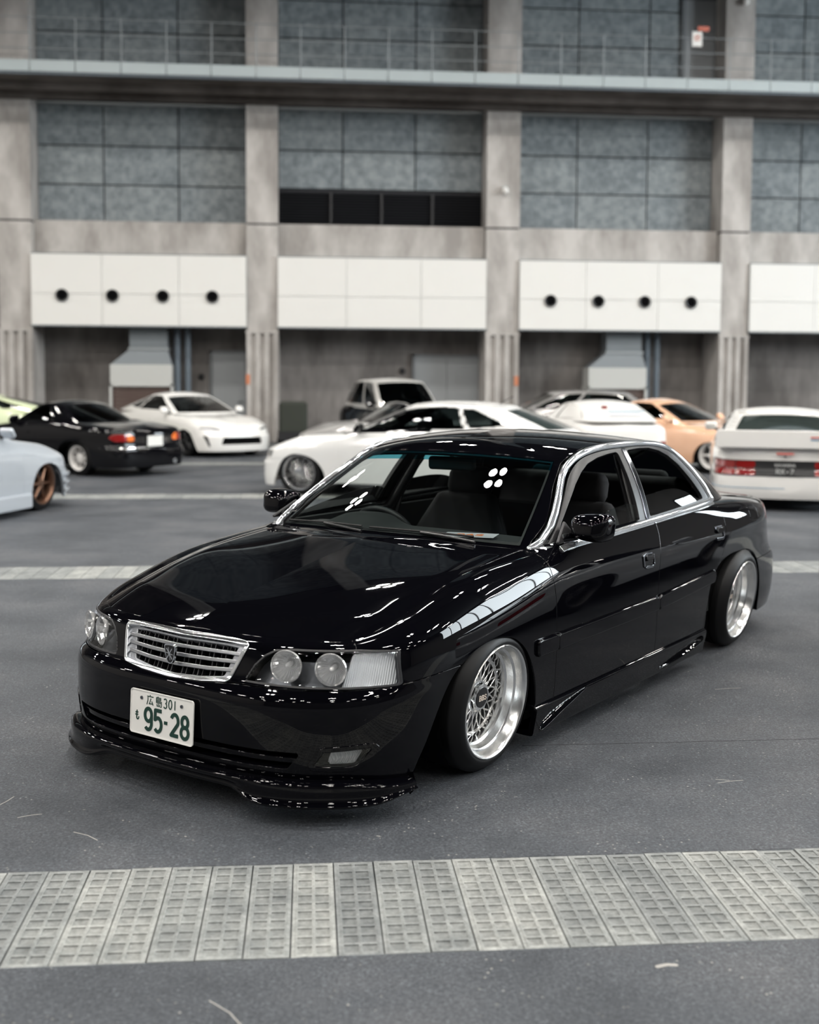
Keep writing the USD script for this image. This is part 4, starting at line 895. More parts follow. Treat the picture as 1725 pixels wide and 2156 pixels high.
obj('class_number', plate_xf(extr(sml, .0018, .0026)), 'plate_green', pl, 'green digits 301')
HIRO = [[(.5, 1.0), (.5, .86)], [(.1, .84), (.95, .84)], [(.2, .84), (.2, .45), (.06, .02)], [(.62, .66), (.42, .12)], [(.34, .12), (.88, .17)], [(.74, .40), (.94, .04)]]
SHIMA = [[(.48, 1.0), (.36, .9)], [(.22, .9), (.82, .9), (.82, .64)], [(.22, .9), (.22, .40)], [(.22, .77), (.82, .77)], [(.22, .64), (.82, .64)], [(.22, .52), (.98, .52)], [(.22, .40), (.94, .40), (.92, .06), (.78, .02)], [(.30, .28), (.30, .08), (.70, .08), (.70, .28)], [(.5, .32), (.5, .08)]]
kj = shapely.union_all([strokes(HIRO, .0016, -.080, .032, .038, .038), strokes(SHIMA, .0014, -.036, .032, .038, .038)])
obj('place_name', plate_xf(extr(kj, .0018, .0026)), 'plate_green', pl, 'green place-name characters')
MO = [[(.45, 1.0), (.40, .55), (.40, .25)] + arc(.62, .24, .24, .22, 180, 380), [(.12, .74), (.72, .78)], [(.08, .48), (.70, .52)]]
obj('kana', plate_xf(extr(strokes(MO, .0024, -.140, -.030, .024, .034), .0018, .0026)), 'plate_green', pl)
for y in (-.105, .105):
    obj('screw', plate_xf(extr(Point(y, .054).buffer(.0062), .004, .003)), 'dark_chrome', pl)

# ---------------------------------------------------------------- wheels
def mesh_wheel(seg=96):
    """deep multi-piece wheel with crossed spokes, axis +y outward"""
    lipp = [(.2215, -.012), (.2275, -.008), (.2285, -.003), (.2255, .0008), (.2215, -.001), (.2175, -.0055), (.2135, -.016), (.2095, -.030), (.2065, -.040), (.2005, -.0425), (.1965, -.046), (.1935, -.060), (.1905, -.074), (.1860, -.077), (.1815, -.080), (.1795, -.094), (.1785, -.108), (.186, -.12), (.195, -.16), (.197, -.23), (.222, -.236), (.226, -.240), (.226, -.25)]
    barrel = lathe(lipp, seg)
    ringp = [(.1600, -.110), (.1600, -.100), (.1575, -.0975), (.1440, -.0965), (.1420, -.099), (.1420, -.112)]
    parts = [lathe(ringp, seg)]
    n = 20
    def bar(r0_, a0, r1, a1, y0, y1, w, d, k=5):
        t = np.linspace(0, 1, k)
        r_, a_, y_ = r0_ + (r1 - r0_) * t, a0 + (a1 - a0) * t, y0 + (y1 - y0) * t
        c = np.c_[r_ * np.cos(a_), y_, r_ * np.sin(a_)]; T = np.gradient(c, axis=0); T /= np.linalg.norm(T, axis=1, keepdims=True)
        U = np.tile([0, 1., 0], (k, 1)); B = np.cross(T, U); B /= np.linalg.norm(B, axis=1, keepdims=True)
        q = [c + B * w - U * d, c + B * w - U * d * .15, c + B * w * .45, c - B * w * .45, c - B * w - U * d * .15, c - B * w - U * d]
        V = np.stack(q, 1).reshape(-1, 3); F = []
        for i in range(k - 1):
            for j in range(5):
                a, b, e, f = i * 6 + j, i * 6 + j + 1, (i + 1) * 6 + j, (i + 1) * 6 + j + 1; F += [[a, b, e], [b, f, e]]
        return tm(V, F)
    dA = 2 * PI / n
    for i in range(n):
        a = i * dA
        for s in (-1, 1):
            parts.append(bar(.050, a, .146, a + s * dA * .98, -.094, -.099, .0036, .013))
        # outer loops from the bolt ring to the barrel
        for s in (-1, 1):
            parts.append(bar(.156, a, .184, a + s * dA * .40, -.099, -.109, .0026, .010, 6))
    face = join(parts)
    bolts = []
    for i in range(2 * n):
        a = (i + .5) * dA / 2; r_ = .1475 if i % 2 else .1545
        bolts.append(cyl((r_ * math.cos(a), -.098, r_ * math.sin(a)), (r_ * math.cos(a), -.090, r_ * math.sin(a)), .0042, 8, .0036))
    hub = lathe([(.066, -.108), (.066, -.096), (.063, -.091), (.056, -.089)], 48)
    hexp = Polygon([(.057 * math.cos(PI / 3 * k), .057 * math.sin(PI / 3 * k)) for k in range(6)]).buffer(-.004).buffer(.004)
    hx = extr(hexp, .016); hx = tm(hx.vertices[:, [0, 2, 1]] * [1, 1, -1] + [0, -.090, 0], hx.faces)
    disc = lathe([(.0415, -.076), (.0415, -.072), (.039, -.0705), (.001, -.0695)], 40)
    back = lathe([(.185, -.165), (.06, -.165), (.05, -.12)], 64)
    tx = meshkit.text_mesh('BBS', .0215, .002, True); tx.apply_translation((-tx.bounds.mean(0)[0], -tx.bounds.mean(0)[1], 0))
    tx = tm(np.c_[-tx.vertices[:, 0], -.0695 + tx.vertices[:, 2], tx.vertices[:, 1]], tx.faces)
    return barrel, face, join(bolts), join(hub, hx), disc, back, tx
def tyre_mesh(r_in=.2265, R=.291, w=.235, seg=96, grooves=(.25, .5, .75), stretch=.03):
    pr = [(r_in - .001, -.006), (r_in + .006, -.001), (r_in + .016, .0), (r_in + .034, -.010), (R - .014, -stretch), (R - .006, -stretch - .008), (R - .0015, -stretch - .020)]
    w0, w1 = -stretch - .022, -w + stretch + .022
    for g in grooves:
        y = w0 + (w1 - w0) * g; pr += [(R, y + .005), (R - .007, y + .0035), (R - .007, y - .0035), (R, y - .005)]
    pr += [(R - .0015, -w + stretch + .02), (R - .006, -w + stretch + .008), (R - .014, -w + stretch), (r_in + .02, -w), (r_in, -w + .004)]
    return lathe(pr, seg)
wm = mesh_wheel(); ty = tyre_mesh()
def camber_rot(side, camber):
    """matrix columns for a wheel: outward axis y"""
    R = rot('x', -camber)
    return R if side > 0 else rot('z', 180) @ R
WHEELS = [(-.02, 1, 5.7, .852, .0), (-2.745, 1, 7.7, .872, 0.0), (-.02, -1, 5.7, .852, 0), (-2.745, -1, 7.7, .872, 0)]
def place_wheel(parent, x, side, camber, y, builder):
    R = camber_rot(side, camber); z = None
    ob = builder()
    return R
for (x, side, camber, y, dz) in WHEELS:
    R = camber_rot(side, camber)
    tv = ty.vertices @ R.T; zc = -tv[:, 2].min() - .001
    t = np.array([x, side * y, zc]); g = lambda m: xf(m, R, t)
    wh = obj('wheel', g(wm[0]), 'polished', hero, 'deep polished multi-piece wheel')
    obj('tyre', g(ty), 'rubber', wh, 'stretched low-profile tyre')
    obj('spoke_mesh', g(wm[1]), 'polished', wh, smooth=40)
    obj('rim_bolts', g(wm[2]), 'polished', wh, kind='stuff')
    obj('hub_nut', g(wm[3]), 'polished', wh)
    cp = obj('center_cap', g(wm[4]), 'black_trim', wh, 'black centre cap with pale lettering')
    obj('brake_shadow_plate', g(wm[5]), 'void_black', wh) if False else obj('brake_disc', g(wm[5]), 'satin_black', wh)
    obj('lettering', g(wm[6]), 'gold_print', wh)
    # inner arch liner
    lin = lathe([(.315, -.30), (.315, -.06)], 48)
    lin = tm(lin.vertices, lin.faces)
    c = np.array([x if x > -1 else -2.66, side * .86, .27]); V = lin.vertices * [1.04, side, .98] + c
    k = V[lin.faces][:, :, 2].mean(1) > .10
    obj('arch_liner', tm(V, lin.faces[k]), 'void_black', hero)

# ---------------------------------------------------------------- cabin, mirrors, wipers
floor_pan = rbx(-3.0, .55, -.62, .62, .10, .40, .04)
obj('floor_pan', floor_pan, 'void_black', hero)
obj('inner_body', join(bx(-3.55, -2.3, -.60, .60, .20, .80), bx(-.42, .70, -.52, .52, .2, .56)), 'void_black', hero)
cowl = [];
Rr = resample(hc_.hood_rear, 40); Gb = resample(np.array([q[0] for q in G_SED[:6]], float), 40)
V = np.vstack([Rr + [.03, 0, -.014], Gb + [-.01, 0, -.012]]); i = np.arange(39); F = np.vstack([np.c_[i, i + 1, i + 40], np.c_[i + 1, i + 41, i + 40]])
cow = tm(np.vstack([V, V * [1, -1, 1]]), np.vstack([F, F[:, ::-1] + 80])); obj('cowl_panel', cow, 'satin_black', hero)
# dashboard: hump over the driver's (right-hand) instruments
ny, nx = 61, 24; ys = np.linspace(-.70, .70, ny); dv = []
for y in ys:
    x0 = -.44 - .11 * (abs(y) / .7) ** 2; hump = .055 * math.exp(-((y + .36) / .17) ** 4)
    for tt in np.linspace(0, 1, nx):
        x = x0 + (-.90 - x0) * tt; z = .835 - .01 * tt + hump * sm(.12, .62, tt) - .012 * (abs(y) / .7) ** 2
        if tt > .82: z -= (tt - .82) / .18 * .10
        if tt > .99: x, z = -.80, .55
        dv.append((x, y, z))
dv = np.array(dv).reshape(ny, nx, 3); obj('dashboard', gridmesh(dv, None, (-.7, 0, .3)), 'dash', hero, 'dark grey dashboard')
t = np.linspace(0, 2 * PI, 48, endpoint=False)
sw = tube(np.c_[-.93 + .0 * t + .08 * np.sin(t) * 1.0, -.36 + .185 * np.cos(t), .735 + .155 * np.sin(t)] , .016, 10, True)
swo = obj('steering_wheel', join(sw, hull([((-.91, -.36, .725), .05), ((-.86, -.36, .70), .04)]), hull([((-.93, -.50, .74), .012), ((-.93, -.22, .74), .012)])), 'satin_black', hero)
def seat(y, name='front_seat'):
    st = obj(name, join(rbx(-1.56, -1.06, y - .25, y + .25, .36, .50, .06), xf(hull([((0, a * .22, .02), .07) for a in (-1, 1)] + [((0, a * .24, .25), .07) for a in (-1, 1)] + [((0, a * .15, .46), .06) for a in (-1, 1)]), rot('y', -20), (-1.52, y, .42))), 'seat_cloth', hero)
    obj('headrest', xf(rbx(-.055, .055, -.14, .14, 0, .17, .05), rot('y', -14), (-1.70, y, .89)), 'seat_cloth', st)
    return st
seat(-.35); seat(.35)
obj('rear_seat', join(rbx(-2.45, -1.95, -.62, .62, .36, .52, .06), xf(rbx(-.09, .09, -.62, .62, 0, .56, .08), rot('y', -22), (-2.38, 0, .46)), xf(rbx(-.05, .05, -.45, -.2, 0, .12, .04), rot('y', -15), (-2.60, 0, .90)), xf(rbx(-.05, .05, .2, .45, 0, .12, .04), rot('y', -15), (-2.60, 0, .90))), 'seat_cloth', hero)
obj('parcel_shelf', bx(-3.02, -2.55, -.62, .62, .80, .84), 'dash', hero)
for s in (1, -1):
    obj('door_trim', tm(*(lambda m: (m.vertices * [1, s, 1], m.faces))(bx(-2.45, -.55, .74, .78, .25, .83))), 'dash', hero)
    obj('inner_pillar', hull([((-1.50, s * .77, .80), .035), ((-1.62, s * .60, 1.17), .03)]), 'black_trim', hero)
    sb = tube([(-1.60, s * .60, 1.10), (-1.55, s * .69, .95), (-1.52, s * .72, .80), (-1.50, s * .73, .5)], .012, 6); obj('seat_belt', sb, 'satin_black', hero)
rm = obj('rearview_mirror', xf(rbx(-.018, .018, -.125, .125, -.034, .034, .017), rot('z', 12), (-1.0, -.01, 1.128)), 'dash', hero)
obj('stalk', hull([((-1.02, -.02, 1.14), .012), ((-.99, -.01, 1.19), .010)]), 'satin_black', rm)
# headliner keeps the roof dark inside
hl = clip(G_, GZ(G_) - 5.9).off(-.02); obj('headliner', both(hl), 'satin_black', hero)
# event card on the dashboard
cd = obj('dashboard_card', xf(bx(-.07, .07, -.12, .12, -.0008, .0008), rot('z', 20), (-.585, .36, .842)), 'paper', hero, 'paper entry card with orange number 062')
ct = meshkit.text_mesh('062', .05, .001, True); ct.apply_translation((-ct.bounds.mean(0)[0], -ct.bounds.mean(0)[1], 0))
obj('number', xf(tm(np.c_[-ct.vertices[:, 1], ct.vertices[:, 0], ct.vertices[:, 2]], ct.faces), rot('z', 20), (-.585, .36, .8432)), 'orange_print', cd, 'orange number 062')
for s in (1, -1):
    C = np.array([-.735, s * .895, .900])
    head = trimesh.creation.icosphere(4, 1.0); v = head.vertices; q_ = np.sign(v) * np.abs(v) ** .62
    q_ = q_ / np.maximum(np.abs(q_).max(0), 1e-9); sx_ = np.where(q_[:, 0] > 0, .105, .030)
    head = tm(np.c_[C[0] - .02 + q_[:, 0] * sx_ * (1 - .12 * q_[:, 2]), C[1] + .004 * s + q_[:, 1] * (.092 + .006 * q_[:, 2]), C[2] + .004 + q_[:, 2] * (.062 - .006 * q_[:, 1] * -s)], head.faces)
    mi = obj('door_mirror', head, BP, hero, 'black door mirror', smooth=True)
    obj('mirror_glass', tm(*(lambda m: (m.vertices, m.faces))(rbx(C[0] - .0615, C[0] - .0595, C[1] - .07, C[1] + .07, C[2] - .042, C[2] + .046, .001))), 'chrome', mi)
    obj('mirror_arm', hull([(C + [.01, -s * .065, -.040], .018), ((-.63, s * .80, .855), .022), ((-.70, s * .80, .852), .02)], 16), BP, mi)
    obj('mirror_gasket', hull([((-.575, s * .812, .846), .008), ((-.74, s * .806, .852), .008), ((-.70, s * .775, .915), .008)], 12), 'satin_black', mi)
for (y0, y1) in ((.50, -.06), (-.08, -.62)):
    def wpt(y, lift): 
        b = np.interp(abs(y), [0, .22, .45, .62, .69], [-.385, -.395, -.43, -.475, -.515]); zb_ = np.interp(abs(y), [0, .45, .69], [.853, .846, .832]); return np.array([b + .012 - .03 * lift, y, zb_ + .006 + .02 * lift])
    arm = tube([wpt(y0, -.2) + [.02, 0, -.004], wpt(y0 * .7 + y1 * .3, .1), wpt((y0 + y1) / 2, .35)], .006, 8)
    wi = obj('windshield_wiper', arm, 'black_trim', hero); bl = tube([wpt(y0 * .95 + y1 * .05, .45), wpt((y0 + y1) / 2, .55), wpt(y1, .4)], .005, 6); obj('blade', bl, 'rubber', wi)
for y in (.28, -.28):
    obj('washer_nozzle', rbx(-.245, -.215, y - .012, y + .012, .812, .826, .005), 'satin_black', hero)

# ---------------------------------------------------------------- the other cars: the same shell warped to each car's own proportions
def paint(name, col, rough=.12, metal=0.0): plain(name, col, rough, metal, coat_weight=.7, coat_roughness=.03)
paint('paint_white', (.78, .765, .74)); paint('paint_white_b', (.74, .74, .73)); paint('paint_silver_blue', (.50, .535, .58), .25, .3); plain('paint_black_b', (.003, .003, .004), .04, ior=1.42)
paint('paint_silver', (.44, .43, .42), .28, .35); paint('paint_peach', (.72, .43, .28)); paint('paint_green', (.60, .66, .44)); paint('paint_grey', (.34, .33, .32), .25, .4); paint('paint_kei', (.48, .47, .45), .25, .2)
plain('bronze', (.19, .105, .07), .3, .8); plain('wheel_white', (.72, .70, .68), .35); plain('wheel_silver', (.6, .6, .6), .2, 1.0)
glassy('bg_glass', (.22, .26, .26), 1.36); plain('dark_glass', (.006, .008, .009), .03, coat_weight=.5)
plain('lamp_white', (.8, .8, .78), .15, .6); plain('sticker_blue', (.15, .28, .40), .5); plain('sticker_red', (.6, .10, .07), .5)
def make_warp(xs, ys, facs):
    hx = np.array([-3.75, -2.745, -.40, 0, .93]); nx = np.array(xs[::-1], float); fx_ = np.array(facs[::-1], float)
    def W(P):
        x = np.interp(P[:, 0], hx, nx); z = P[:, 2]; f = np.interp(P[:, 0], hx, fx_)
        zz = np.where(z < .15, z, .15 + (z - .15) * f); return np.c_[x, P[:, 1] * ys, zz]
    return W
def make_g(xb, xt, xr, xe, zc, zd, zr, yb, yt, W):
    tab = []
    for b, t in G_SED:
        bxn = np.interp(b[0], [-3.09, -.385], [xe, xb]); txn = np.interp(t[0], [-2.53, -.93], [xr, xt])
        zb = np.interp(bxn, [xe, xb], [zd, zc]); zt_ = zr - .05 + (t[2] - 1.231) * 1.0
        tab.append(((bxn, b[1] * yb / .815, zb), (txn, t[1] * yt / .607, zt_)))
    spine = [(xt, tab[0][1][2]), (xt - .12, tab[0][1][2] + .036), (xt + (xr - xt) * .35, zr), (xt + (xr - xt) * .65, zr - .005), (xr + .12, tab[-1][1][2] + .03), (xr, tab[-1][1][2])]
    return tab, spine
def simple_wheel(R, rim_r, w, spokes, sw, dish, style):
    lipp = [(rim_r, -.008), (rim_r + .004, 0), (rim_r - .008, -.002), (rim_r - .022, -.02), (rim_r - .03, -.05), (rim_r - .035, -.09), (rim_r - .01, -w + .02), (rim_r, -w)]
    face = []
    for i in range(spokes):
        a = 2 * PI * i / spokes
        for s in ((-1, 1) if style == 'split' else (0,)):
            p0 = np.array([.045 * math.cos(a), -.03 - dish * .6, .045 * math.sin(a)]); aa = a + s * .17; p1 = np.array([(rim_r - .03) * math.cos(aa), -.03 - dish, (rim_r - .03) * math.sin(aa)])
            face.append(hull([(p0, sw), (p1, sw * .72)], 6))
    face.append(lathe([(.07, -.06 - dish), (.068, -.02 - dish * .6), (.03, -.012 - dish * .6), (.001, -.012 - dish * .6)], 24))
    return lathe(lipp, 40), join(face), lathe([(rim_r - .05, -.12), (.02, -.12)], 32), tyre_mesh(rim_r, R, w, 48, (.33, .66), .018)
def mesh_bg_wheel(R, rim_r, w):
    a, f, d, t = simple_wheel(R, rim_r, w, 10, .008, .03, 'split'); return a, f, d, t
def rr_(x0, z0, x1, z1, r): return rpoly([(x0, z0), (x1, z0), (x1, z1), (x0, z1)], r)
def build_car(label, loc, rotz, mat, xs, ys, facs, g, win='coupe', lamp=None, tail=None, grille=None, mouth=None, wheel=None, roofmat=None, glass='bg_glass', zoff=0, wy=.80, extras=None, pillar=None, lampmat='lamp_white', tailmat='red_lens', fog=None, hoodmat=None):
    W = make_warp(xs, ys, facs); tab, spine = make_g(*g, W)
    c = car_surfaces(.42, W, tab, spine)
    root = thing('car', label, 'car', (loc[0], loc[1], 0), rotz)
    global LAMP, GRILLE, MOUTH, FOG
    keep = (LAMP, GRILLE, MOUTH, FOG); no = Polygon([(5, 5), (5.01, 5), (5.01, 5.01)])
    LAMP, GRILLE, MOUTH, FOG = lamp or no, grille or no, mouth or no, fog or no
    p = carve(c); LAMP_, GR_, MO_, FO_ = LAMP, GRILLE, MOUTH, FOG; LAMP, GRILLE, MOUTH, FOG = keep
    rear_mask = lambda m: m.A[:, 2] < -3.0
    if win != 'sedan': p['rear_quarter_panel'] = cat(p['rear_quarter_panel'], p.pop('rear_door'))
    for nm in ('front_bumper', 'grille_surround', 'rear_bumper', 'front_fender', 'front_door', 'rear_door', 'rear_quarter_panel'):
        if nm not in p: continue
        m = p[nm]
        if tail is not None and nm in ('rear_quarter_panel', 'rear_bumper'): m = cut_by(m, tail, yz, rear_mask, keep=False)
        if nm in ('front_bumper', 'grille_surround', 'rear_bumper'): obj(nm, rim(both(m), .03), mat, root)
        else:
            for k in (m, m.mir()): obj(nm, rim(k, .03), mat, root)
    dh = np.minimum((1 - c.H.A[:, 0]) * .66, (1 - c.H.A[:, 1]) * 1.1) - .004; obj('hood', rim(both(clip(c.H, dh)), .02), hoodmat or mat, root)
    obj('trunk_lid', rim(both(clip(c.T, (1 - c.T.A[:, 0]) * .6 - .004)), .02), mat, root)
    G = c.G; uv = lambda m: np.c_[m.A[:, 0] * .12, m.A[:, 1] * .09]
    s = lambda a, b: (a * .12, b * .09)
    if win == 'sedan': ws = [rpoly([s(5.5, 1.0), s(8.0, 1.0), s(7.8, 5.3), s(6.0, 5.3)], .02), rpoly([s(8.25, 1.0), s(10.9, 1.0), s(10.6, 5.2), s(8.1, 5.3)], .02)]
    elif win == 'fast': ws = [rpoly([s(5.45, 1.0), s(8.9, 1.0), s(8.6, 5.3), s(5.9, 5.3)], .02), rpoly([s(9.1, 1.2), s(10.6, 2.0), s(9.6, 5.0), s(8.8, 5.2)], .015)]
    elif win == 'van': ws = [rpoly([s(5.4, 1.0), s(7.6, 1.0), s(7.6, 5.5), s(5.7, 5.5)], .02), rpoly([s(7.8, 1.0), s(11.3, 1.2), s(11.2, 5.4), s(7.8, 5.5)], .02)]
    else: ws = [rpoly([s(5.45, 1.0), s(9.6, 1.0), s(8.8, 5.2), s(5.9, 5.3)], .02)]
    wd = shapely.union_all(ws)
    ws_d = lambda m: np.minimum.reduce([(3.9 - m.A[:, 0]) * .12, (m.A[:, 1] - .5) * .09, (5.75 - m.A[:, 1]) * .09])
    rw_d = lambda m: np.minimum.reduce([(m.A[:, 0] - (12.4 if win != 'van' else 12.6)) * .12, (m.A[:, 1] - (1.0 if win != 'van' else 1.6)) * .09, (5.5 - m.A[:, 1]) * .09])
    sh = cut_by(G, wd, uv, keep=False); sh = clip(clip(sh, -ws_d(sh)), -rw_d(sh))
    obj('roof_panel', rim(both(clip(sh, sh.A[:, 1] - 5.6)), .012), roofmat or mat, root)
    low = clip(sh, 5.59 - sh.A[:, 1])
    for a, nm in ((clip(low, 8.0 - low.A[:, 0]), 'front_pillar'), (clip(low, low.A[:, 0] - 8.0), 'rear_pillar')):
        for k in (a, a.mir()): obj(nm, rim(k, .015), (pillar or roofmat or mat) if nm == 'front_pillar' else (roofmat or mat), root)
    obj('windshield', both(clip(G, ws_d(G) + .003).off(.001)), glass, root); obj('rear_window', both(clip(G, rw_d(G) + .003).off(.001)), glass, root)
    for w in ws:
        k = cut_by(G, w, uv, grow=.001).off(-.006)
        for q in (k, k.mir()): obj('side_window', q, glass, root)
        f_ = rim(cut_by(G, w.buffer(.006).difference(w.buffer(-.004)), uv).off(.002), .012)
        for q in (f_, f_.mir()): obj('window_seal', q, 'black_trim', root)
    if lamp is not None:
        for q in (0, 1):
            f = lambda m: m.mir() if q else m
            h = obj('headlight', f(rim(cut_by(c.S, LAMP_, yz, front_mask, grow=.004).off(-.03), .03)), lampmat, root); obj('lens', f(cut_by(c.S, LAMP_, yz, front_mask, grow=-.002)), 'lens_glass', h)
    if tail is not None:
        for q in (0, 1):
            f = lambda m: m.mir() if q else m
            for n_, (poly, tm_) in enumerate(tail_split(tail, tailmat)): obj('tail_lamp', f(rim(cut_by(c.S, poly, yz, rear_mask, grow=.001).off(.002), .02)), tm_, root, {'red_lens': 'red tail lamp', 'amber_lens': 'amber lamp segment'}.get(tm_))
    for poly, nm in ((grille, 'grille'), (mouth, 'bumper_intake'), (fog, 'fog_light_pocket')):
        if poly is not None: obj(nm, both(cut_by(c.S, poly, yz, front_mask, grow=.006).off(-.04)), 'void_black', root)
    fx0 = W(np.array([[0., 0, 0]]))[0, 0]; rx0 = W(np.array([[-2.68, 0, 0]]))[0, 0]
    R, rim_r, w, n, sw, dish, style, wmat = wheel or (.30, .215, .21, 5, .024, .01, 'five', 'wheel_silver')
    wm_ = simple_wheel(R, rim_r, w, n, sw, dish, style)
    for x in (fx0, rx0):
        for sd_ in (1, -1):
            Rm = camber_rot(sd_, 3.0); zc = -(wm_[3].vertices @ Rm.T)[:, 2].min(); t = np.array([x, sd_ * (wy + .03), zc]); gg = lambda m: xf(m, Rm, t)
            o = obj('wheel', gg(wm_[0]), wmat, root); obj('tyre', gg(wm_[3]), 'rubber', o); obj('spokes', gg(wm_[1]), wmat, o); obj('brake_disc', gg(wm_[2]), 'satin_black', o)
    obj('underbody', rbx(min(xs) + .5, max(xs) - .5, -.56, .56, .14, .46, .05), 'void_black', root)
    zb_, xb = g[4], g[0]
    obj('seats', join(*[rbx(xb - 1.15, xb - .95, y - .22, y + .22, .35, zb_ + .16, .06) for y in (-.34, .34)], rbx(xb - .55, xb - .12, -.6, .6, .5, zb_ - .06, .05)), 'seat_cloth', root)
    for sd_ in (1, -1):
        C = np.array([xb - .28, sd_ * (g[7] + .10), g[4] + .055])
        mo = obj('door_mirror', hull([(C + [.02, -sd_ * .05, -.02], .035), (C + [.02, sd_ * .05, -.02], .035), (C + [-.02, -sd_ * .05, .03], .035), (C + [-.02, sd_ * .05, .03], .035)], 12), pillar or mat, root)
        obj('mirror_arm', hull([(C + [.0, -sd_ * .06, -.03], .02), (C + [.05, -sd_ * .13, -.07], .025)], 8), 'black_trim', mo)
    for sd_ in (1, -1):
        h = patch(c.S, rr_(-1.36, .685, -1.20, .715, .01), xz, .01, .014, side_mask, .004); obj('door_handle', h if sd_ > 0 else h.mir(), mat, root)
    if extras: extras(root, c, W, mat)
    return root
TAIL_PARTS = {}
def tail_split(tail, mat):
    return TAIL_PARTS.get(id(tail), [(tail, mat)])
def rear_plate(root, x, z, mat='plate_white', text=None, w=.165, h=.0825, face=-1):
    m = bx(-.004, .004, -w, w, -h, h); m.apply_translation((x, 0, z)); return obj('license_plate', m, mat, root)
def conform(c, poly, plane, off, mat, root, nm, mask, label=None):
    m = rim(cut_by(c.S, poly, plane, mask).off(off), .01); return obj(nm, m, mat, root, label)
rearm = lambda m: m.A[:, 2] < -3.0

# silver blue coupe at the left edge
L1 = rr_(.38, .50, .80, .60, .03); M1 = rr_(-.5, .20, .5, .36, .04)
def ex_silver(root, c, W, mat):
    for k in range(3): obj('bumper_canard', both(rim(cut_by(c.S, sbox(.70, .20 + .09 * k, .95, .225 + .09 * k), yz, lambda m: (m.A[:, 2] > .42) & (m.A[:, 3] > 0)).off(.03), .03)), mat, root)
    for sd_ in (1, -1): obj('side_skirt', rbx(-2.2, -.35, min(sd_ * .80, sd_ * .90), max(sd_ * .80, sd_ * .90), .07, .24, .02), mat, root)
build_car('pale silver blue coupe cut by the left edge, showing one bronze front wheel', (-3.87, 14.09), 72, 'paint_silver_blue', (.90, 0, -.45, -2.55, -3.55), 1.0, (1, 1.02, 1.04, 1.06, 1.05), (-.55, -1.35, -2.35, -3.35, .88, .92, 1.30, .79, .58), 'coupe', lamp=L1, mouth=M1, wheel=(.315, .235, .24, 6, .02, .03, 'five', 'bronze'), wy=.80, extras=ex_silver)
# black roadster with hardtop
T2 = rpoly([(.44, .60), (.74, .60), (.78, .66), (.74, .715), (.50, .715), (.42, .66)], .03)
TAIL_PARTS[id(T2)] = [(T2.intersection(sbox(.56, 0, 1, 1)), 'red_lens'), (T2.intersection(sbox(0, 0, .555, 1)), 'amber_lens')]
def ex_mx(root, c, W, mat):
    x = W(np.array([[-3.72, 0, 0]]))[0, 0] - .004; rear_plate(root, x, .56, 'plate_white'); obj('exhaust', cyl((x + .15, -.42, .22), (x - .02, -.42, .22), .04, 16), 'chrome', root)
    conform(c, rr_(-.70, .475, .70, .492, .004), yz, .008, 'chrome', root, 'bumper_strip', rearm)
build_car('black two-seat roadster with hardtop and white wheels, tail lamps red and amber', (-4.93, 20.75), 142, 'paint_black_b', (.72, 0, -.40, -2.265, -3.18), .965, (.93, .96, .96, .95, .92), (-.50, -.98, -1.62, -2.18, .82, .83, 1.19, .74, .54), 'coupe', lamp=rr_(.5, .45, .7, .52, .03), tail=T2, wheel=(.285, .195, .20, 8, .012, .04, 'five', 'wheel_white'), wy=.735, extras=ex_mx)
# white sports coupe facing the camera
L3 = rpoly([(.44, .53), (.78, .57), (.80, .60), (.60, .60), (.46, .56)], .012); G3 = rpoly([(-.48, .255), (.48, .255), (.43, .40), (-.43, .40)], .02); F3 = rpoly([(.66, .22), (.70, .22), (.78, .44), (.72, .44)], .01)
build_car('white sports coupe facing the camera in front of the left duct, wide black grille', (-1.80, 24.0), -54, 'paint_white', (.85, 0, -.50, -2.575, -3.42), 1.005, (1, 1, .99, .98, .98), (-.42, -1.20, -2.05, -3.25, .86, .90, 1.28, .80, .56), 'fast', lamp=L3, mouth=G3, fog=F3, wheel=(.315, .235, .22, 5, .022, .01, 'split', 'satin_black'), lampmat='dark_chrome', roofmat=None)
# silver roadster, nose to the left
build_car('small silver roadster with black top standing behind the white coupe', (.45, 20.35), 195, 'paint_silver', (.62, 0, -.42, -2.06, -2.68), .86, (.98, 1.0, .98, .95, .93), (-.55, -.98, -1.35, -1.95, .84, .85, 1.17, .66, .48), 'coupe', lamp=rr_(.45, .50, .74, .57, .03), mouth=rr_(-.4, .22, .4, .33, .03), wheel=(.28, .20, .17, 8, .01, .02, 'five', 'wheel_white'), wy=.66, roofmat='paint_black_b', pillar='paint_black_b')
# tall kei hatchback, black below a silver roof
build_car('tall black kei hatchback with a silver roof, facing the camera behind the silver roadster', (2.12, 23.0), -72, 'paint_black_b', (.55, 0, -.30, -2.35, -2.85), .84, (1.10, 1.18, 1.20, 1.22, 1.2), (-.20, -.72, -2.25, -2.75, .99, 1.02, 1.60, .70, .56), 'van', lamp=rr_(.45, .47, .74, .58, .04), grille=rr_(-.3, .47, .3, .54, .02), mouth=rr_(-.5, .22, .5, .33, .03), wheel=(.29, .20, .17, 8, .014, .01, 'five', 'wheel_silver'), wy=.64, roofmat='paint_kei')
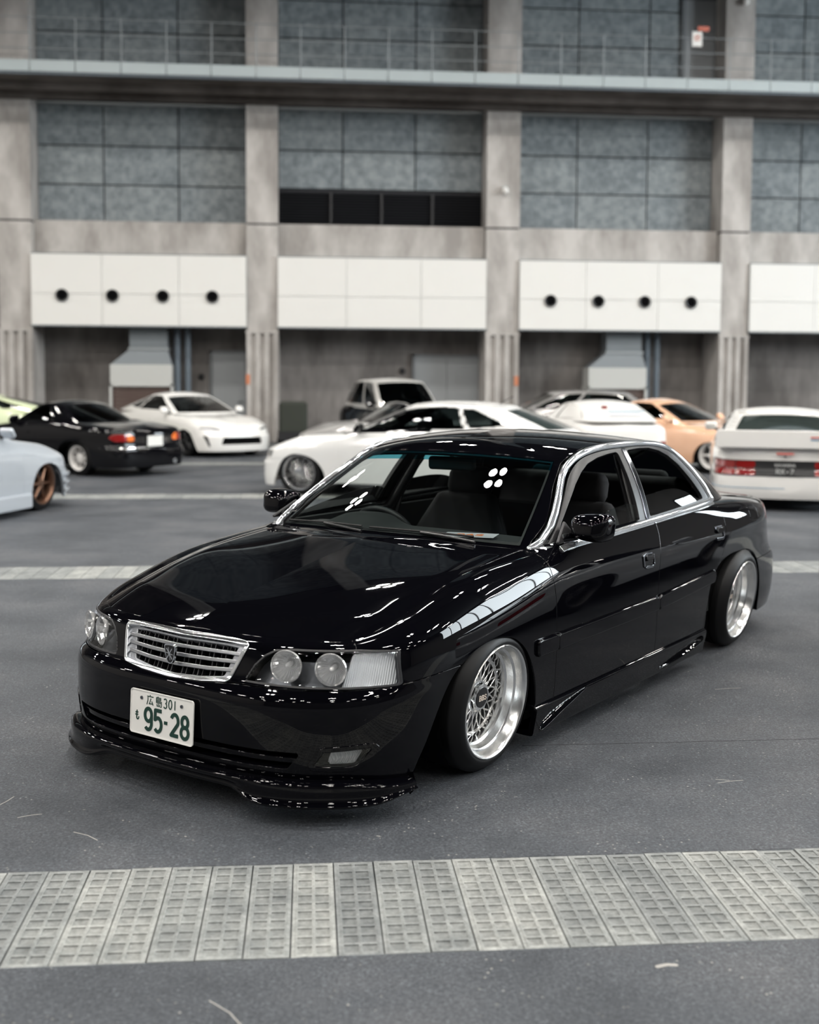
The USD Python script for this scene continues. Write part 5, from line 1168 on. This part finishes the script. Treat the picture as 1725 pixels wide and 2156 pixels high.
# white coupe right behind the saloon
def ex_soarer(root, c, W, mat):
    obj('roof_antenna', tube([(-2.55, .1, 1.23), (-2.75, .1, 1.34)], .006, 6), 'black_trim', root)
T6 = rr_(.45, .56, .79, .66, .02)
build_car('white coupe with black front pillars and mesh wheels, directly behind the black saloon', (.20, 16.33), 156, 'paint_white_b', (.70, 0, -.55, -2.65, -3.82), .99, (1, 1.02, 1.0, 1.0, .99), (-.60, -1.34, -2.78, -3.58, .86, .90, 1.275, .79, .60), 'fast', lamp=rr_(.42, .50, .80, .59, .03), tail=T6, mouth=rr_(-.5, .2, .5, .34, .03), wheel=(.31, .232, .23, 12, .009, .04, 'split', 'wheel_silver'), pillar='paint_black_b', extras=ex_soarer)
# grey estate behind
build_car('grey wagon in the back row, only its roof showing above the white coupe', (4.0, 25.6), 176, 'paint_grey', (.90, 0, -.45, -2.70, -3.75), 1.0, (1, 1.0, 1.0, 1.03, 1.05), (-.55, -1.25, -3.1, -3.6, .90, .94, 1.36, .80, .60), 'van', lamp=rr_(.42, .50, .80, .59, .03), wheel=None)
# small white hatchback with decals, seen from behind
T8 = rr_(.60, .46, .75, .60, .02)
def ex_hatch(root, c, W, mat):
    x = W(np.array([[-3.74, 0, 0]]))[0, 0]
    for i, (z, w_, m) in enumerate(((1.085, .30, 'sticker_blue'), (1.045, .24, 'paper'), (1.01, .27, 'paper'))): obj('decal', xf(bx(-.002, .002, -w_, w_, -.010, .010), rot('y', 20), (x + .20 - .30 * (z - 1.0) * 1.0, 0, z)), m, root)
    obj('bumper_insert', rim(both(cut_by(c.S, rr_(-.62, .24, .62, .44, .03), yz, rearm).off(.004), ), .01), 'black_trim', root)
    rear_plate(root, x - .005, .52, 'plate_white'); obj('spoiler_lamp', bx(x + .30, x + .33, .25, .34, 1.12, 1.17), 'red_lens', root)
build_car('small white hatchback seen from behind with decals on its tailgate', (4.55, 20.1), 97, 'paint_white', (.60, 0, -.32, -2.2, -2.72), .86, (1.0, 1.05, 1.05, 1.06, 1.05), (-.35, -.95, -2.0, -2.62, .90, .95, 1.25, .68, .52), 'van', tail=T8, wheel=(.28, .19, .17, 8, .014, .01, 'five', 'wheel_silver'), wy=.66, extras=ex_hatch, glass='paint_white')
# peach coupe
build_car('peach orange sports coupe facing right, half hidden by the white spoilered coupe', (7.35, 19.5), -50, 'paint_peach', (.85, 0, -.45, -2.45, -3.40), 1.0, (.95, .98, 1.0, 1.0, 1.0), (-.55, -1.22, -2.0, -3.2, .86, .90, 1.25, .79, .54), 'fast', lamp=rr_(.42, .50, .78, .57, .03), mouth=rr_(-.5, .2, .5, .34, .03), wheel=(.31, .22, .23, 5, .02, .03, 'five', 'wheel_white'))
# white coupe with spoiler at the right edge, seen from behind
def ex_rx(root, c, W, mat):
    x = W(np.array([[-3.74, 0, 0]]))[0, 0]
    obj('lamp_panel', rim(both(cut_by(c.S, rr_(-.815, .44, .815, .64, .012), yz, rearm).off(.004)), .01), 'black_trim', root)
    for sd_ in (1, -1):
        for z0, z1 in ((.452, .532), (.544, .628)):
            for y0, y1 in ((.34, .56), (.57, .80)):
                m = rim(cut_by(c.S, rr_(y0, z0, y1, z1, .008), yz, rearm).off(.010), .01); obj('tail_lamp', m if sd_ > 0 else m.mir(), 'red_lens', root, 'red tail lamp segment')
    for tx, z, h in (('SAVANNA', .540, .036), ('RX-7', .452, .060)):
        t = meshkit.text_mesh(tx, h, .006, True); t.apply_translation((-t.bounds.mean(0)[0], 0, 0)); t = tm(np.c_[-t.vertices[:, 2], -t.vertices[:, 0], t.vertices[:, 1]] + [x - .010, 0, z], t.faces[:, ::-1] if False else t.faces); obj('lettering', t, 'lamp_white', root, 'pale raised lettering on the black lamp panel')
    zt_ = W(np.array([[-3.60, 0, .812]]))[0, 2]
    sp = hull([((x + .30, y, zt_ + d), .012) for y in (-.76, .76) for d in (-.04, .10)] + [((x - .02, y, zt_ + d), .012) for y in (-.78, .78) for d in (.0, .19)], 8)
    so = obj('rear_spoiler', sp, mat, root, 'white rear spoiler')
    for k, m in enumerate(('sticker_red', 'sticker_blue')): obj('spoiler_stripe', bx(x - .036, x - .030, -.66, -.28, zt_ + .115 - .028 * k, zt_ + .133 - .028 * k), m, so)
    obj('tail_badge', bx(x - .002, x + .012, -.10, .10, .685, .705), 'sticker_red', root, 'small red badge')
    obj('key_lock', cyl((x + .01, 0, .66), (x - .006, 0, .66), .012, 12), 'satin_black', root)
    for k, m in enumerate(('sticker_red', 'sticker_blue')): conform(c, rr_(-.84, .30 - .014 * k, .84, .307 - .014 * k, .002), yz, .004, m, root, 'bumper_stripe', rearm)
    cg = [tube([(-2.05, s * .52, .80), (-2.25, 0, 1.0), (-2.05, -s * .52, 1.16)], .02, 8) for s in (1, -1)]; obj('roll_cage', join(*cg), 'lamp_white', root)
    obj('red_seat', rbx(-1.75, -1.55, -.56, -.12, .4, 1.05, .08), 'sticker_red', root)
build_car('white coupe with rear spoiler and full-width tail lamp panel at the right edge', (6.87, 16.74), 70, 'paint_white', (.60, 0, -.45, -2.43, -3.60), 1.0, (.95, .98, 1.0, .98, .93), (-.55, -1.25, -2.15, -3.42, .86, .86, 1.22, .79, .58), 'fast', wheel=(.31, .22, .23, 5, .02, .03, 'five', 'wheel_white'), extras=ex_rx)
# green coupe at the far left
def ex_green(root, c, W, mat):
    x = W(np.array([[-3.70, 0, 0]]))[0, 0]
    w_ = obj('rear_wing', hull([((x + .25, y, .98), .012) for y in (-.7, .7)] + [((x - .10, y, 1.03), .012) for y in (-.72, .72)], 8), mat, root)
    for y in (-.5, .5): obj('wing_foot', rbx(x + .05, x + .18, y - .02, y + .02, .84, 1.0, .008), mat, w_)
build_car('pale lime green coupe with rear wing at the far left behind the black roadster', (-8.2, 24.3), 186, 'paint_green', (.88, 0, -.45, -2.45, -3.40), 1.0, (.95, .98, 1.0, 1.0, 1.0), (-.55, -1.22, -2.0, -3.2, .86, .90, 1.27, .79, .54), 'fast', tail=rr_(.45, .56, .79, .66, .02), wheel=None, extras=ex_green)
# the car parked beside the saloon, seen only as a reflection in its doors
build_car('silver coupe parked beside the black saloon, visible only as a reflection in its doors', (6.05, 7.40), 50, 'paint_silver_blue', (.90, 0, -.55, -2.6, -3.6), 1.0, (1, 1.0, 1.0, 1.0, 1.0), (-.60, -1.38, -2.4, -3.4, .86, .90, 1.275, .79, .57), 'fast', lamp=rr_(.42, .50, .80, .59, .03), tail=rr_(.45, .56, .79, .66, .02), wheel=(.31, .232, .23, 10, .012, .04, 'split', 'satin_black'))
